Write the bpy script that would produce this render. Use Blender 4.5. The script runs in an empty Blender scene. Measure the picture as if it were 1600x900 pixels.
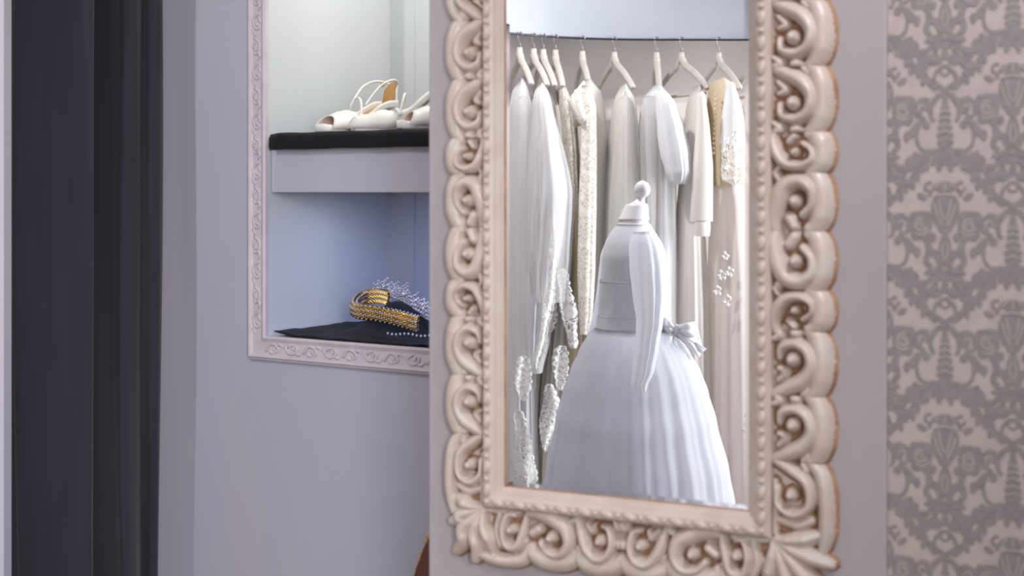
import bpy, bmesh, math, random
import numpy as np
from math import sin, cos, pi, radians, sqrt, atan2
from mathutils import Vector, Matrix, noise
random.seed(7)
scene = bpy.context.scene
COL = scene.collection
# ------------------------------------------------------------------ camera
F = 1600 * 50 / 36.0          # focal length in pixels of the 1600x900 frame
HZ = 300.0                    # horizon row
CH = 1.35                     # camera height
cd = bpy.data.cameras.new('camera'); cam = bpy.data.objects.new('camera', cd); COL.objects.link(cam)
cd.lens = 50; cd.sensor_width = 36; cd.shift_y = -150 / 1600
cam.location = (0, 0, CH); cam.rotation_euler = (pi / 2, 0, 0)
cd.dof.use_dof = True; cd.dof.focus_distance = 4.1; cd.dof.aperture_fstop = 3.2
cd.clip_start = 0.02
scene.camera = cam
# ------------------------------------------------------------------ colour management
vs = scene.view_settings
scene.display_settings.display_device = 'sRGB'
vs.view_transform = 'Standard'; vs.look = 'None'; vs.gamma = 1; vs.use_curve_mapping = False
vs.exposure = -0.22
# ------------------------------------------------------------------ world and lights
w = bpy.data.worlds.new('World'); scene.world = w; w.use_nodes = True
w.node_tree.nodes['Background'].inputs[0].default_value = (0.77, 0.755, 0.845, 1)
w.node_tree.nodes['Background'].inputs[1].default_value = 0.72

def area(name, loc, target, size, energy, color, sy=None):
    l = bpy.data.lights.new(name, 'AREA'); l.energy = energy; l.color = color
    l.shape = 'RECTANGLE'; l.size = size; l.size_y = sy or size
    o = bpy.data.objects.new(name, l); COL.objects.link(o); o.location = loc
    o.rotation_euler = (Vector(target) - Vector(loc)).to_track_quat('-Z', 'Y').to_euler()
    return o
def spot(name, loc, target, energy, color, angle, rad=0.04, blend=0.6):
    l = bpy.data.lights.new(name, 'SPOT'); l.energy = energy; l.color = color
    l.spot_size = radians(angle); l.spot_blend = blend; l.shadow_soft_size = rad
    o = bpy.data.objects.new(name, l); COL.objects.link(o); o.location = loc
    o.rotation_euler = (Vector(target) - Vector(loc)).to_track_quat('-Z', 'Y').to_euler()
    return o
# shop window behind the camera
area('shop_window_daylight', (0.55, -0.85, 1.75), (-1.25, 1.05, 1.1), 1.0, 58, (0.92, 0.96, 1.0), 1.7).data.spread = radians(95)
# ceiling spots
spot('ceiling_spot_curtain', (-2.2, 1.7, 2.9), (-0.55, 3.5, 1.1), 82, (0.95, 0.93, 1.0), 62, 0.03)
spot('ceiling_spot_mirror', (-0.35, 0.5, 3.0), (0.35, 2.5, 1.0), 14, (1.0, 0.88, 0.78), 75, 0.04)
spot('ceiling_spot_wallpaper', (0.95, 1.0, 3.0), (0.85, 2.3, 1.75), 160, (0.93, 0.93, 1.0), 56, 0.05, 1.0)

# ------------------------------------------------------------------ planes
MY, MT = 2.686, 0.49          # mirror wall: depth on the axis, tangent of its turn
NY, NT = 3.20, 0.67           # niche wall
MA, NA = math.atan(MT), math.atan(NT)
def u_of(px, Y0, T):
    X = Y0 * (px - 800) / (F + T * (px - 800)); return X / cos(math.atan(T))
def um(px): return u_of(px, MY, MT)
def un(px): return u_of(px, NY, NT)
def depth(px, Y0, T): return Y0 / (1 + T * (px - 800) / F)
def zm(px, py): return CH - (py - HZ) * depth(px, MY, MT) / F
def zn(px, py): return CH - (py - HZ) * depth(px, NY, NT) / F
GLASS_N = 0.014
mn = Vector((-sin(MA), -cos(MA), 0)); mp = Vector((0, MY, 0)) + mn * GLASS_N
def refl(p):
    p = Vector(p); return p - mn * (2 * (p - mp).dot(mn))
def V(px, py, Y):             # a place seen in the mirror at depth Y, before reflection
    return Vector(((px - 800) * Y / F, Y, CH - (py - HZ) * Y / F))

spot('ceiling_spot_gowns', refl((-0.05, 4.38, 2.55)), refl((0.36, 5.25, 1.15)), 74, (1.0, 0.97, 0.95), 100, 0.035)
# ------------------------------------------------------------------ materials
MATS = {}
def nodes(name):
    m = bpy.data.materials.new(name); m.use_nodes = True; MATS[name] = m
    nt = m.node_tree; b = nt.nodes['Principled BSDF']; return m, nt, b
def lin(c): return tuple(((x / 255) / 12.92 if x / 255 <= .04045 else (((x / 255) + .055) / 1.055) ** 2.4) for x in c) + (1,)
def paint(name, c1, c2=None, rough=.5, scale=4, bump=0, bscale=60, stretch=(1, 1, 1), metal=0, coat=0, spec=.5, detail=4, lo=.35, hi=.65):
    m, nt, b = nodes(name)
    b.inputs['Roughness'].default_value = rough; b.inputs['Metallic'].default_value = metal
    b.inputs['Coat Weight'].default_value = coat; b.inputs['Coat Roughness'].default_value = .25
    b.inputs['Specular IOR Level'].default_value = spec
    tc = nt.nodes.new('ShaderNodeTexCoord'); mp_ = nt.nodes.new('ShaderNodeMapping')
    mp_.inputs['Scale'].default_value = stretch
    nt.links.new(tc.outputs['Object'], mp_.inputs[0])
    if c2:
        n = nt.nodes.new('ShaderNodeTexNoise'); n.inputs['Scale'].default_value = scale; n.inputs['Detail'].default_value = detail
        r = nt.nodes.new('ShaderNodeValToRGB'); r.color_ramp.elements[0].color = lin(c1); r.color_ramp.elements[1].color = lin(c2)
        r.color_ramp.elements[0].position = lo; r.color_ramp.elements[1].position = hi
        nt.links.new(mp_.outputs[0], n.inputs['Vector']); nt.links.new(n.outputs[0], r.inputs[0]); nt.links.new(r.outputs[0], b.inputs['Base Color'])
    else: b.inputs['Base Color'].default_value = lin(c1)
    if bump:
        n2 = nt.nodes.new('ShaderNodeTexNoise'); n2.inputs['Scale'].default_value = bscale; n2.inputs['Detail'].default_value = 5
        bp = nt.nodes.new('ShaderNodeBump'); bp.inputs['Strength'].default_value = bump; bp.inputs['Distance'].default_value = .004
        nt.links.new(mp_.outputs[0], n2.inputs['Vector']); nt.links.new(n2.outputs[0], bp.inputs['Height']); nt.links.new(bp.outputs[0], b.inputs['Normal'])
    return m
def cloth(name, c1, c2=None, alpha=1.0, trans=.35, rough=.8, sheen=.3, lace=0, lscale=60, weave=0, glitter=0):
    """woven cloth; alpha<1 for sheer tulle; lace>0 cuts a flowered net of holes"""
    m, nt, b = nodes(name); N = nt.nodes; L = nt.links
    b.inputs['Base Color'].default_value = lin(c1); b.inputs['Roughness'].default_value = rough
    b.inputs['Sheen Weight'].default_value = sheen
    tc = N.new('ShaderNodeTexCoord')
    if c2:
        n = N.new('ShaderNodeTexNoise'); n.inputs['Scale'].default_value = 9; n.inputs['Detail'].default_value = 4
        mp_ = N.new('ShaderNodeMapping'); mp_.inputs['Scale'].default_value = (3, 3, .4)
        r = N.new('ShaderNodeValToRGB'); r.color_ramp.elements[0].color = lin(c1); r.color_ramp.elements[1].color = lin(c2)
        r.color_ramp.elements[0].position = .35; r.color_ramp.elements[1].position = .65
        L.new(tc.outputs['Object'], mp_.inputs[0]); L.new(mp_.outputs[0], n.inputs['Vector']); L.new(n.outputs[0], r.inputs[0]); L.new(r.outputs[0], b.inputs['Base Color'])
    out = N['Material Output']; sh = b.outputs[0]
    if trans:
        t = N.new('ShaderNodeBsdfTranslucent'); t.inputs[0].default_value = lin(c1)
        mx = N.new('ShaderNodeMixShader'); mx.inputs[0].default_value = trans
        L.new(sh, mx.inputs[1]); L.new(t.outputs[0], mx.inputs[2]); sh = mx.outputs[0]
    if lace:
        v = N.new('ShaderNodeTexVoronoi'); v.inputs['Scale'].default_value = lscale; v.feature = 'DISTANCE_TO_EDGE'
        nz = N.new('ShaderNodeTexNoise'); nz.inputs['Scale'].default_value = lscale * .45; nz.inputs['Detail'].default_value = 3
        L.new(tc.outputs['Object'], nz.inputs['Vector'])
        mxv = N.new('ShaderNodeMix'); mxv.data_type = 'VECTOR'; mxv.inputs[0].default_value = .06
        L.new(tc.outputs['Object'], mxv.inputs[4]); L.new(nz.outputs[1], mxv.inputs[5]); L.new(mxv.outputs[1], v.inputs['Vector'])
        mr = N.new('ShaderNodeMapRange'); mr.inputs[1].default_value = .10; mr.inputs[2].default_value = .16; mr.inputs[3].default_value = 1; mr.inputs[4].default_value = 1 - lace
        L.new(v.outputs['Distance'], mr.inputs[0])
        n3 = N.new('ShaderNodeTexNoise'); n3.inputs['Scale'].default_value = lscale * .28; n3.inputs['Detail'].default_value = 1
        L.new(tc.outputs['Object'], n3.inputs['Vector'])
        fl = N.new('ShaderNodeMath'); fl.operation = 'GREATER_THAN'; fl.inputs[1].default_value = .60; L.new(n3.outputs[0], fl.inputs[0])
        ma = N.new('ShaderNodeMath'); ma.operation = 'MAXIMUM'; L.new(mr.outputs[0], ma.inputs[0]); L.new(fl.outputs[0], ma.inputs[1])
        tr = N.new('ShaderNodeBsdfTransparent'); mx = N.new('ShaderNodeMixShader')
        L.new(ma.outputs[0], mx.inputs[0]); L.new(tr.outputs[0], mx.inputs[1]); L.new(sh, mx.inputs[2]); sh = mx.outputs[0]
        bp = N.new('ShaderNodeBump'); bp.inputs['Strength'].default_value = .3; bp.inputs['Distance'].default_value = .002
        L.new(ma.outputs[0], bp.inputs['Height']); L.new(bp.outputs[0], b.inputs['Normal'])
    elif weave:
        n4 = N.new('ShaderNodeTexNoise'); n4.inputs['Scale'].default_value = weave; n4.inputs['Detail'].default_value = 3
        L.new(tc.outputs['Object'], n4.inputs['Vector'])
        bp = N.new('ShaderNodeBump'); bp.inputs['Strength'].default_value = .35; bp.inputs['Distance'].default_value = .002
        L.new(n4.outputs[0], bp.inputs['Height']); L.new(bp.outputs[0], b.inputs['Normal'])
    if glitter:
        v = N.new('ShaderNodeTexVoronoi'); v.inputs['Scale'].default_value = 160; L.new(tc.outputs['Object'], v.inputs['Vector'])
        lt = N.new('ShaderNodeMath'); lt.operation = 'LESS_THAN'; lt.inputs[1].default_value = .14; L.new(v.outputs['Distance'], lt.inputs[0])
        mm = N.new('ShaderNodeMath'); mm.operation = 'MULTIPLY'; L.new(lt.outputs[0], mm.inputs[0]); mm.inputs[1].default_value = glitter
        g = N.new('ShaderNodeBsdfGlossy'); g.inputs['Roughness'].default_value = .12
        vm = N.new('ShaderNodeVectorMath'); vm.operation = 'SUBTRACT'; vm.inputs[1].default_value = (.5, .5, .5); L.new(v.outputs['Color'], vm.inputs[0])
        ge = N.new('ShaderNodeNewGeometry'); va = N.new('ShaderNodeVectorMath'); L.new(ge.outputs['Normal'], va.inputs[0]); L.new(vm.outputs[0], va.inputs[1])
        vn = N.new('ShaderNodeVectorMath'); vn.operation = 'NORMALIZE'; L.new(va.outputs[0], vn.inputs[0]); L.new(vn.outputs[0], g.inputs['Normal'])
        mx = N.new('ShaderNodeMixShader'); L.new(mm.outputs[0], mx.inputs[0]); L.new(sh, mx.inputs[1]); L.new(g.outputs[0], mx.inputs[2]); sh = mx.outputs[0]
    if alpha < 1:
        tr = N.new('ShaderNodeBsdfTransparent'); mx = N.new('ShaderNodeMixShader'); mx.inputs[0].default_value = alpha
        L.new(tr.outputs[0], mx.inputs[1]); L.new(sh, mx.inputs[2]); sh = mx.outputs[0]
    L.new(sh, out.inputs[0]); return m

M_wash = paint('lilac_limewash', (181, 182, 196), (197, 188, 195), .75, 1.6, .12, 25, (1, 1, .35))
M_panel = paint('warm_white_panel', (166, 158, 160), (173, 165, 165), .6, 1.3, .06, 30)
M_niche = paint('niche_white', (206, 209, 213), (212, 214, 216), .7, 2)
M_paper = paint('wallpaper_ground', (182, 166, 160), (189, 174, 167), .5, 40, .1, 120)
M_flock = paint('wallpaper_motif', (136, 127, 126), (147, 137, 135), .42, 90, .25, 400, spec=.6)
M_cream = paint('carved_cream', (201, 187, 175), (194, 176, 162), .42, 22, .08, 90, coat=.25)
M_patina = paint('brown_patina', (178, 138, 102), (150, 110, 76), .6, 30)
M_mould = paint('lilac_moulding', (204, 192, 200), (214, 202, 206), .5, 20, .08, 90)
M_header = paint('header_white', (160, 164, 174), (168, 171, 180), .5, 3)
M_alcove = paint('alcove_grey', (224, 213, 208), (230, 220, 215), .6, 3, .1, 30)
M_floor = paint('floor_boards', (150, 135, 125), (165, 150, 138), .5, 3)
M_curtain = cloth('curtain_aubergine', (44, 41, 52), (39, 36, 46), trans=0, rough=.9, sheen=.12, weave=500)
M_ccurt2 = cloth('curtain_lining', (128, 122, 122), trans=.2)
M_velvet = cloth('black_velvet', (17, 15, 21), (12, 11, 16), trans=0, rough=.95, sheen=.03, weave=200)
M_wood = paint('beige_hanger', (208, 200, 194), (198, 190, 183), .45, 30)
M_steel = paint('steel', (170, 170, 175), None, .3, metal=1)
M_rail = paint('dark_rail', (74, 68, 72), None, .35, metal=.8)
M_shoe = cloth('shoe_satin', (240, 236, 230), (232, 228, 222), trans=0, rough=.4, sheen=.3, weave=120)
M_shoelace = cloth('shoe_lace', (244, 240, 234), (230, 224, 218), trans=0, rough=.5, lace=0, weave=220)
M_insole = paint('tan_insole', (214, 160, 120), (206, 150, 112), .5, 20)
M_gold_lining = paint('gold_lining', (206, 168, 104), (192, 152, 90), .5, 20)
M_sole = paint('dark_sole', (70, 44, 38), None, .6)
M_gold = paint('gold', (214, 172, 70), (188, 140, 50), .25, 60, metal=1)
M_silver = paint('silver', (225, 222, 225), None, .18, metal=1)
M_gem = paint('crystal', (240, 236, 240), None, .05, metal=.7)
M_leather = paint('brown_leather', (120, 72, 58), (104, 60, 50), .5, 20, .1, 120)
M_braid = paint('gold_braid', (206, 170, 110), (180, 140, 84), .6, 60)
M_mann = paint('mannequin_white', (238, 234, 236), None, .45)
M_button = paint('pearl', (228, 212, 180), None, .3)
def mirror_mat():
    m = bpy.data.materials.new('mirror_silver'); m.use_nodes = True; nt = m.node_tree
    nt.nodes.remove(nt.nodes['Principled BSDF']); g = nt.nodes.new('ShaderNodeBsdfGlossy')
    g.inputs[0].default_value = (.93, .935, .93, 1); g.inputs['Roughness'].default_value = 0
    nt.links.new(g.outputs[0], nt.nodes['Material Output'].inputs[0]); return m
M_mirror = mirror_mat()
C_white = cloth('white_tulle', (244, 244, 246), (237, 237, 240), alpha=.97, trans=.18)
C_sheer = cloth('sheer_tulle', (240, 238, 238), None, alpha=.42, trans=.4)
C_ivory = cloth('ivory_tulle', (242, 239, 234), (236, 231, 224), alpha=.97, trans=.2)
C_cream = cloth('cream_lining', (230, 216, 188), (222, 206, 176), trans=.25)
C_lace_w = cloth('white_lace', (248, 247, 245), None, trans=.15, lace=.92, lscale=80)
C_lace_i = cloth('ivory_lace', (244, 239, 229), None, trans=.15, lace=.5, lscale=85)
C_satin = cloth('ivory_satin', (240, 235, 229), (235, 229, 222), trans=.2, rough=.45, sheen=.2)
C_blush = cloth('blush_tulle', (238, 230, 226), (232, 222, 217), alpha=.94, trans=.3)
C_tan = cloth('tan_bodice', (226, 208, 180), (218, 198, 168), trans=.2)
C_pure = cloth('pure_white_tulle', (240, 240, 246), (232, 232, 240), alpha=.5, trans=.35)
C_pure_in = cloth('pure_white_skirt', (240, 240, 246), None, trans=.3)
C_pure_satin = cloth('pure_white_satin', (250, 250, 252), None, trans=.45, rough=.5)
C_sparkle = cloth('sparkle_tulle', (242, 243, 248), None, alpha=.85, trans=.35, glitter=.6)

# ------------------------------------------------------------------ mesh helpers
def tag(o, label=None, cat=None, group=None, kind=None):
    if label: o['label'] = label
    if cat: o['category'] = cat
    if group: o['group'] = group
    if kind: o['kind'] = kind
    return o
def empty(name, loc, rz=0, label=None, cat=None, group=None):
    o = bpy.data.objects.new(name, None); COL.objects.link(o); o.location = loc; o.rotation_euler = (0, 0, rz)
    o.empty_display_size = .05
    return tag(o, label, cat, group)
class MB:
    def __init__(s): s.v = []; s.f = []; s.mi = []; s.cur = 0
    def add(s, vs_, fs):
        k = len(s.v); s.v += [Vector(p) for p in vs_]
        for f in fs: s.f.append([i + k for i in f]); s.mi.append(s.cur)
    def box(s, a, b):
        (x0, y0, z0), (x1, y1, z1) = a, b
        s.add([(x0, y0, z0), (x1, y0, z0), (x1, y1, z0), (x0, y1, z0), (x0, y0, z1), (x1, y0, z1), (x1, y1, z1), (x0, y1, z1)],
              [(0, 3, 2, 1), (4, 5, 6, 7), (0, 1, 5, 4), (1, 2, 6, 5), (2, 3, 7, 6), (3, 0, 4, 7)])
    def ell(s, c, r, nu=12, nv=8, rot=None):
        vs_ = []; fs = []
        for j in range(1, nv):
            a = pi * j / nv
            for i in range(nu):
                b = 2 * pi * i / nu; p = Vector((r[0] * sin(a) * cos(b), r[1] * sin(a) * sin(b), r[2] * cos(a)))
                if rot: p = rot @ p
                vs_.append(p + Vector(c))
        t = Vector((0, 0, r[2])); t = rot @ t if rot else t
        n = len(vs_); vs_ += [Vector(c) + t, Vector(c) - t]
        for j in range(nv - 2):
            for i in range(nu):
                a = j * nu + i; b = j * nu + (i + 1) % nu; fs.append((a, a + nu, b + nu, b))
        for i in range(nu):
            fs.append((n, i, (i + 1) % nu)); q = (nv - 2) * nu; fs.append((n + 1, q + (i + 1) % nu, q + i))
        s.add(vs_, fs)
    def tube(s, pts, rad, n=8, flat=None, closed=False):
        """swept tube; rad number or list; flat=(axis vector, factor) squeezes the section along an axis"""
        pts = [Vector(p) for p in pts]; m = len(pts)
        if not isinstance(rad, (list, tuple)): rad = [rad] * m
        vs_ = []; fs = []; up = None
        for i in range(m):
            t = (pts[(i + 1) % m] - pts[i - 1]) if closed else (pts[min(i + 1, m - 1)] - pts[max(i - 1, 0)])
            if t.length < 1e-9: t = Vector((0, 0, 1))
            t.normalize()
            if up is None:
                up = Vector((0, 1, 0)) if abs(t.y) < .9 else Vector((1, 0, 0))
            up = (up - t * up.dot(t))
            if up.length < 1e-6: up = t.orthogonal()
            up.normalize(); sd = t.cross(up)
            for k in range(n):
                a = 2 * pi * k / n; o = (up * cos(a) + sd * sin(a)) * rad[i]
                if flat: o = o - flat[0] * (o.dot(flat[0]) * (1 - flat[1]))
                vs_.append(pts[i] + o)
        for i in range(m if closed else m - 1):
            for k in range(n):
                a = i * n + k; b = i * n + (k + 1) % n; i2 = (i + 1) % m
                fs.append((a, b, i2 * n + (k + 1) % n, i2 * n + k))
        if not closed:
            fs.append(list(range(n))[::-1]); fs.append([(m - 1) * n + k for k in range(n)])
        s.add(vs_, fs)
    def grid(s, rows, closed=False):
        n = len(rows[0]); vs_ = [p for r in rows for p in r]; fs = []
        for j in range(len(rows) - 1):
            for i in range(n if closed else n - 1):
                i2 = (i + 1) % n; fs.append((j * n + i, j * n + i2, (j + 1) * n + i2, (j + 1) * n + i))
        s.add(vs_, fs)
    def build(s, name, mat, parent=None, virtual=False, smooth=True, off=None, solid=0, sub=0):
        """virtual: the points are where the mirror shows them; the real thing stands reflected"""
        vs_ = s.v; fs = s.f
        if virtual: vs_ = [refl(p) for p in vs_]; fs = [f[::-1] for f in fs]
        if off is None and parent is not None and virtual: off = parent_world(parent)
        if off is not None: vs_ = [p - off for p in vs_]
        me = bpy.data.meshes.new(name); me.from_pydata([tuple(p) for p in vs_], [], fs)
        for m in (mat if isinstance(mat, (list, tuple)) else [mat]): me.materials.append(m)
        for p, mi in zip(me.polygons, s.mi): p.material_index = mi; p.use_smooth = smooth
        me.update()
        o = bpy.data.objects.new(name, me); COL.objects.link(o); o.parent = parent
        if solid: md = o.modifiers.new('thickness', 'SOLIDIFY'); md.thickness = solid; md.offset = 0
        if sub: md = o.modifiers.new('subdivision', 'SUBSURF'); md.levels = sub; md.render_levels = sub
        return o
def parent_world(o):
    p = Vector((0, 0, 0))
    while o is not None: p = p + o.location; o = o.parent
    return p
def lerp(a, b, t): return a + (b - a) * t
def interp(tab, y, k):
    if y <= tab[0][0]: return tab[0][k]
    for a, b in zip(tab, tab[1:]):
        if y <= b[0]:
            t = (y - a[0]) / (b[0] - a[0]); t = t * t * (3 - 2 * t) * .5 + t * .5
            return lerp(a[k], b[k], t)
    return tab[-1][k]
def bez(p, n=10):   # smooth open curve through points (Catmull-Rom)
    p = [Vector(q) for q in p]; out = []
    for i in range(len(p) - 1):
        a = p[max(i - 1, 0)]; b = p[i]; c = p[i + 1]; d = p[min(i + 2, len(p) - 1)]
        for k in range(n):
            t = k / n
            out.append(.5 * ((2 * b) + (c - a) * t + (2 * a - 5 * b + 4 * c - d) * t * t + (3 * b - a - 3 * c + d) * t ** 3))
    out.append(p[-1]); return out

# ================================================================== STRUCTURE
m = MB(); m.box((-6, -5, -.05), (6, 6, 0)); tag(m.build('floor', M_floor, smooth=False), kind='structure')

# mirror wall: pale panel, then the damask wall to its right
def wall_root(name, Y0, A):
    return tag(empty(name, (0, Y0, 0), -A), kind='structure')
uL, uR = um(669.5), um(1385.5)
o = MB()
o.box((uL, 0, 0), (uR, .07, 2.9))
wp = o.build('wall_mirror', M_panel, smooth=False); wp.location = (0, MY, 0); wp.rotation_euler = (0, 0, -MA); tag(wp, kind='structure')
bv = wp.modifiers.new('edge', 'BEVEL'); bv.width = .004; bv.segments = 2
o = MB(); o.box((uR + .0005, .005, 0), (uR + 1.5, .07, 2.9))
wr = o.build('wall_right', M_paper, smooth=False); wr.location = (0, MY, 0); wr.rotation_euler = (0, 0, -MA); tag(wr, kind='structure')

# ---- damask motif, drawn in 2x photo pixels about the pinch of the ogee
def damask_mesh():
    b = MB(); SU = 1 / 2000.0; SZ = .383 / 728
    lay = [0]
    def P(x, y): return Vector((x * SU, -lay[0], -y * SZ))
    def ell(x, y, rx, ry, rot=0, n=16):
        lay[0] += 6e-6; c = P(x, y); vs_ = [c]
        for i in range(n):
            a = 2 * pi * i / n; dx = (rx * 1.1 + 1) * cos(a); dy = (ry * 1.1 + 1) * sin(a)
            vs_.append(P(x + dx * cos(rot) - dy * sin(rot), y + dx * sin(rot) + dy * cos(rot)))
        b.add(vs_, [(0, 1 + i, 1 + (i + 1) % n) for i in range(n)])
    def stroke(pts, wd, n=8):
        lay[0] += 6e-6; pts = [Vector((p[0], p[1], 0)) for p in pts]; c = bez(pts, n); k = len(c); rows = []
        for i, p in enumerate(c):
            t = c[min(i + 1, k - 1)] - c[max(i - 1, 0)]; nn = Vector((-t.y, t.x, 0)); nn.normalize()
            f = i / (k - 1); ww = (wd(f) if callable(wd) else wd) * 1.3 + 1
            rows.append([P(p.x - nn.x * ww / 2, p.y - nn.y * ww / 2), P(p.x + nn.x * ww / 2, p.y + nn.y * ww / 2)])
        b.grid(rows)
    def leaf(x, y, L, wd, ang):
        a = radians(ang); stroke([(x, y), (x + L * .5 * cos(a), y + L * .5 * sin(a)), (x + L * cos(a), y + L * sin(a))], lambda f: max(.8, wd * sin(pi * min(1, f * .93 + .07)) ** .8), 6)
    def ring(x, y, r, wd, a0=0, a1=360):
        stroke([(x + r * cos(radians(a0 + (a1 - a0) * i / 8)), y + r * sin(radians(a0 + (a1 - a0) * i / 8))) for i in range(9)], wd, 3)
    # on the axis
    ell(0, -92, 17, 7); ring(0, -52, 15, 6); ell(0, 24, 28, 8)
    for y, r in ((48, 8), (66, 12), (86, 15), (106, 17), (128, 21), (152, 25), (174, 24)): ell(0, y, r, 11); 
    ell(0, 40, 5, 16); ell(0, 205, 34, 17); ell(0, 232, 14, 10)
    ell(0, 312, 36, 13); ell(0, 385, 41, 58); ell(0, 430, 22, 28); ring(0, 352, 52, 7, 190, 350)
    leaf(0, 462, 92, 30, 90); ell(0, 575, 44, 6); ell(0, 596, 26, 9); ell(0, 622, 10, 12)
    for s in (-1, 1):
        # crossing bands at the pinch
        stroke([(s * -34, -14), (s * -10, 2), (s * 14, 22), (s * 34, 40)], 10)
        stroke([(s * 6, -66), (s * 28, -46), (s * 36, -18), (s * 22, 6)], 9)
        # scrolls beside the spire
        stroke([(s * 30, 34), (s * 46, 62), (s * 44, 92), (s * 34, 108)], lambda f: 15 - 8 * f)
        ring(s * 74, 62, 20, 8, 90, 400); ell(s * 72, 64, 7, 7)
        stroke([(s * 50, 40), (s * 74, 36), (s * 98, 60), (s * 90, 88), (s * 66, 96)], 8)
        stroke([(s * 62, 98), (s * 84, 116), (s * 92, 150), (s * 84, 184), (s * 62, 200), (s * 32, 196)], 8)
        ell(s * 60, 118, 11, 11)
        # base leaves of the spire
        leaf(s * 20, 206, 46, 18, 90 - s * 30); leaf(s * 14, 226, 40, 16, 90 - s * 10); leaf(s * 40, 200, 40, 20, 90 - s * 60)
        # ogee band of leaves down to the neighbouring pinch
        band = [(s * 52, 222), (s * 84, 262), (s * 118, 306), (s * 158, 346), (s * 182, 372)]
        stroke(band, lambda f: 12 - 4 * f)
        for k, (bx, by) in enumerate(((60, 232), (74, 250), (90, 270), (108, 292), (126, 312), (146, 332))):
            leaf(s * bx, by, (22, 34, 26)[k % 3], (10, 15, 12)[k % 3], 90 - s * (80 - 9 * (k % 3))); leaf(s * bx, by, (32, 20, 28)[k % 3], (14, 9, 13)[k % 3], 90 + s * (4 + 8 * (k % 2)))
        stroke([(s * 150, 300), (s * 128, 270), (s * 140, 246), (s * 160, 252)], 7)
        # roses
        ell(s * 78, 432, 33, 40); ell(s * 60, 410, 16, 20); ell(s * 100, 412, 15, 20); ell(s * 92, 462, 16, 16); ell(s * 64, 466, 14, 14)
        ring(s * 50, 312, 14, 6, 0, 300); leaf(s * 60, 350, 34, 14, 90 - s * 120)
        # tulips in the field
        for a in (-35, 0, 35): leaf(s * 128, 246, 44, 17, -90 + s * 25 + a) if False else leaf(s * (118), 250, 36, 18, (-90 - s * 40 + a))
        ell(s * 118, 252, 18, 10); ell(s * 158, 276, 24, 10, s * -.2)
        # small leaves under the roses
        for x, y, a in ((112, 486, 100), (92, 500, 96), (52, 486, 92), (128, 470, 110)): leaf(s * x, y, 34, 17, a if s > 0 else 180 - a)
        ell(s * 38, 470, 9, 12); ell(s * 58, 482, 8, 8)
        # lily petals
        stroke([(s * 8, 560), (s * 26, 524), (s * 52, 520), (s * 60, 548), (s * 44, 562)], lambda f: 20 - 10 * f)
        leaf(s * 8, 570, 60, 18, 90 - s * 78)
        # scrolls under the lily
        stroke([(s * 20, 606), (s * 44, 600), (s * 66, 618), (s * 92, 610)], lambda f: 14 - 5 * f)
        stroke([(s * 14, 640), (s * 34, 650), (s * 54, 640), (s * 84, 636)], lambda f: 16 - 6 * f)
        ring(s * 34, 628, 10, 5); leaf(s * 96, 606, 40, 20, 90 - s * 100 if s > 0 else 90 + 100)
        for a in (-30, 5, 40): leaf(s * 112, 596, 34, 16, (-90 + s * 40 + a))
        ell(s * 78, 662, 26, 11, s * .15)
    # pale veins left open in the larger flowers
    b.cur = 1; lay[0] += 2e-4
    for s in (-1, 1):
        ring(s * 78, 430, 19, 2.6, 20, 300); ring(s * 80, 430, 8, 2.4, 160, 420); stroke([(s * 52, 448), (s * 70, 462), (s * 96, 458)], 2.4)
        stroke([(s * 34, 366), (s * 24, 400), (s * 8, 432)], 2.6); stroke([(s * 20, 350), (s * 14, 385), (s * 4, 415)], 2.4)
        stroke([(s * 16, 300), (s * 34, 318)], 2.2); stroke([(s * 4, 484), (s * 10, 512), (s * 3, 540)], 2.2)
    stroke([(-38, 340), (0, 334), (38, 340)], 3.4); stroke([(0, 300), (0, 326)], 2.2)
    for y in (76, 96, 117, 140, 163): stroke([(-18, y + 4), (0, y - 3), (18, y + 4)], 2.2)
    b.cur = 0
    me = bpy.data.meshes.new('damask_motif'); me.from_pydata([tuple(p) for p in b.v], [], b.f); me.materials.append(M_flock); me.materials.append(M_paper)
    for p, mi in zip(me.polygons, b.mi): p.material_index = mi
    return me
# clip helper keeps each motif on its wall
dm = damask_mesh()
u0 = um(1476); z0 = zm(1476, 136)
def put_motif(u, z):
    bm = bmesh.new(); bm.from_mesh(dm); bm.transform(Matrix.Translation((u, .0042, z)))
    for co, no in (((uR + .001, 0, 0), (-1, 0, 0)), ((uR + 1.499, 0, 0), (1, 0, 0))):
        g = bm.verts[:] + bm.edges[:] + bm.faces[:]
        bmesh.ops.bisect_plane(bm, geom=g, plane_co=co, plane_no=no, clear_outer=True)
    if len(bm.faces) == 0: bm.free(); return
    me = bpy.data.meshes.new('wallpaper_motif'); bm.to_mesh(me); bm.free(); me.materials.append(M_flock); me.materials.append(M_paper)
    ob = bpy.data.objects.new('wallpaper_motif', me); COL.objects.link(ob); ob.parent = wr
for c in range(-1, 8):
    for r in range(-3, 4):
        z = z0 - r * .383 - (.1915 if c % 2 else 0)
        if .45 < z < 2.85: put_motif(u0 + c * .1062, z)

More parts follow.
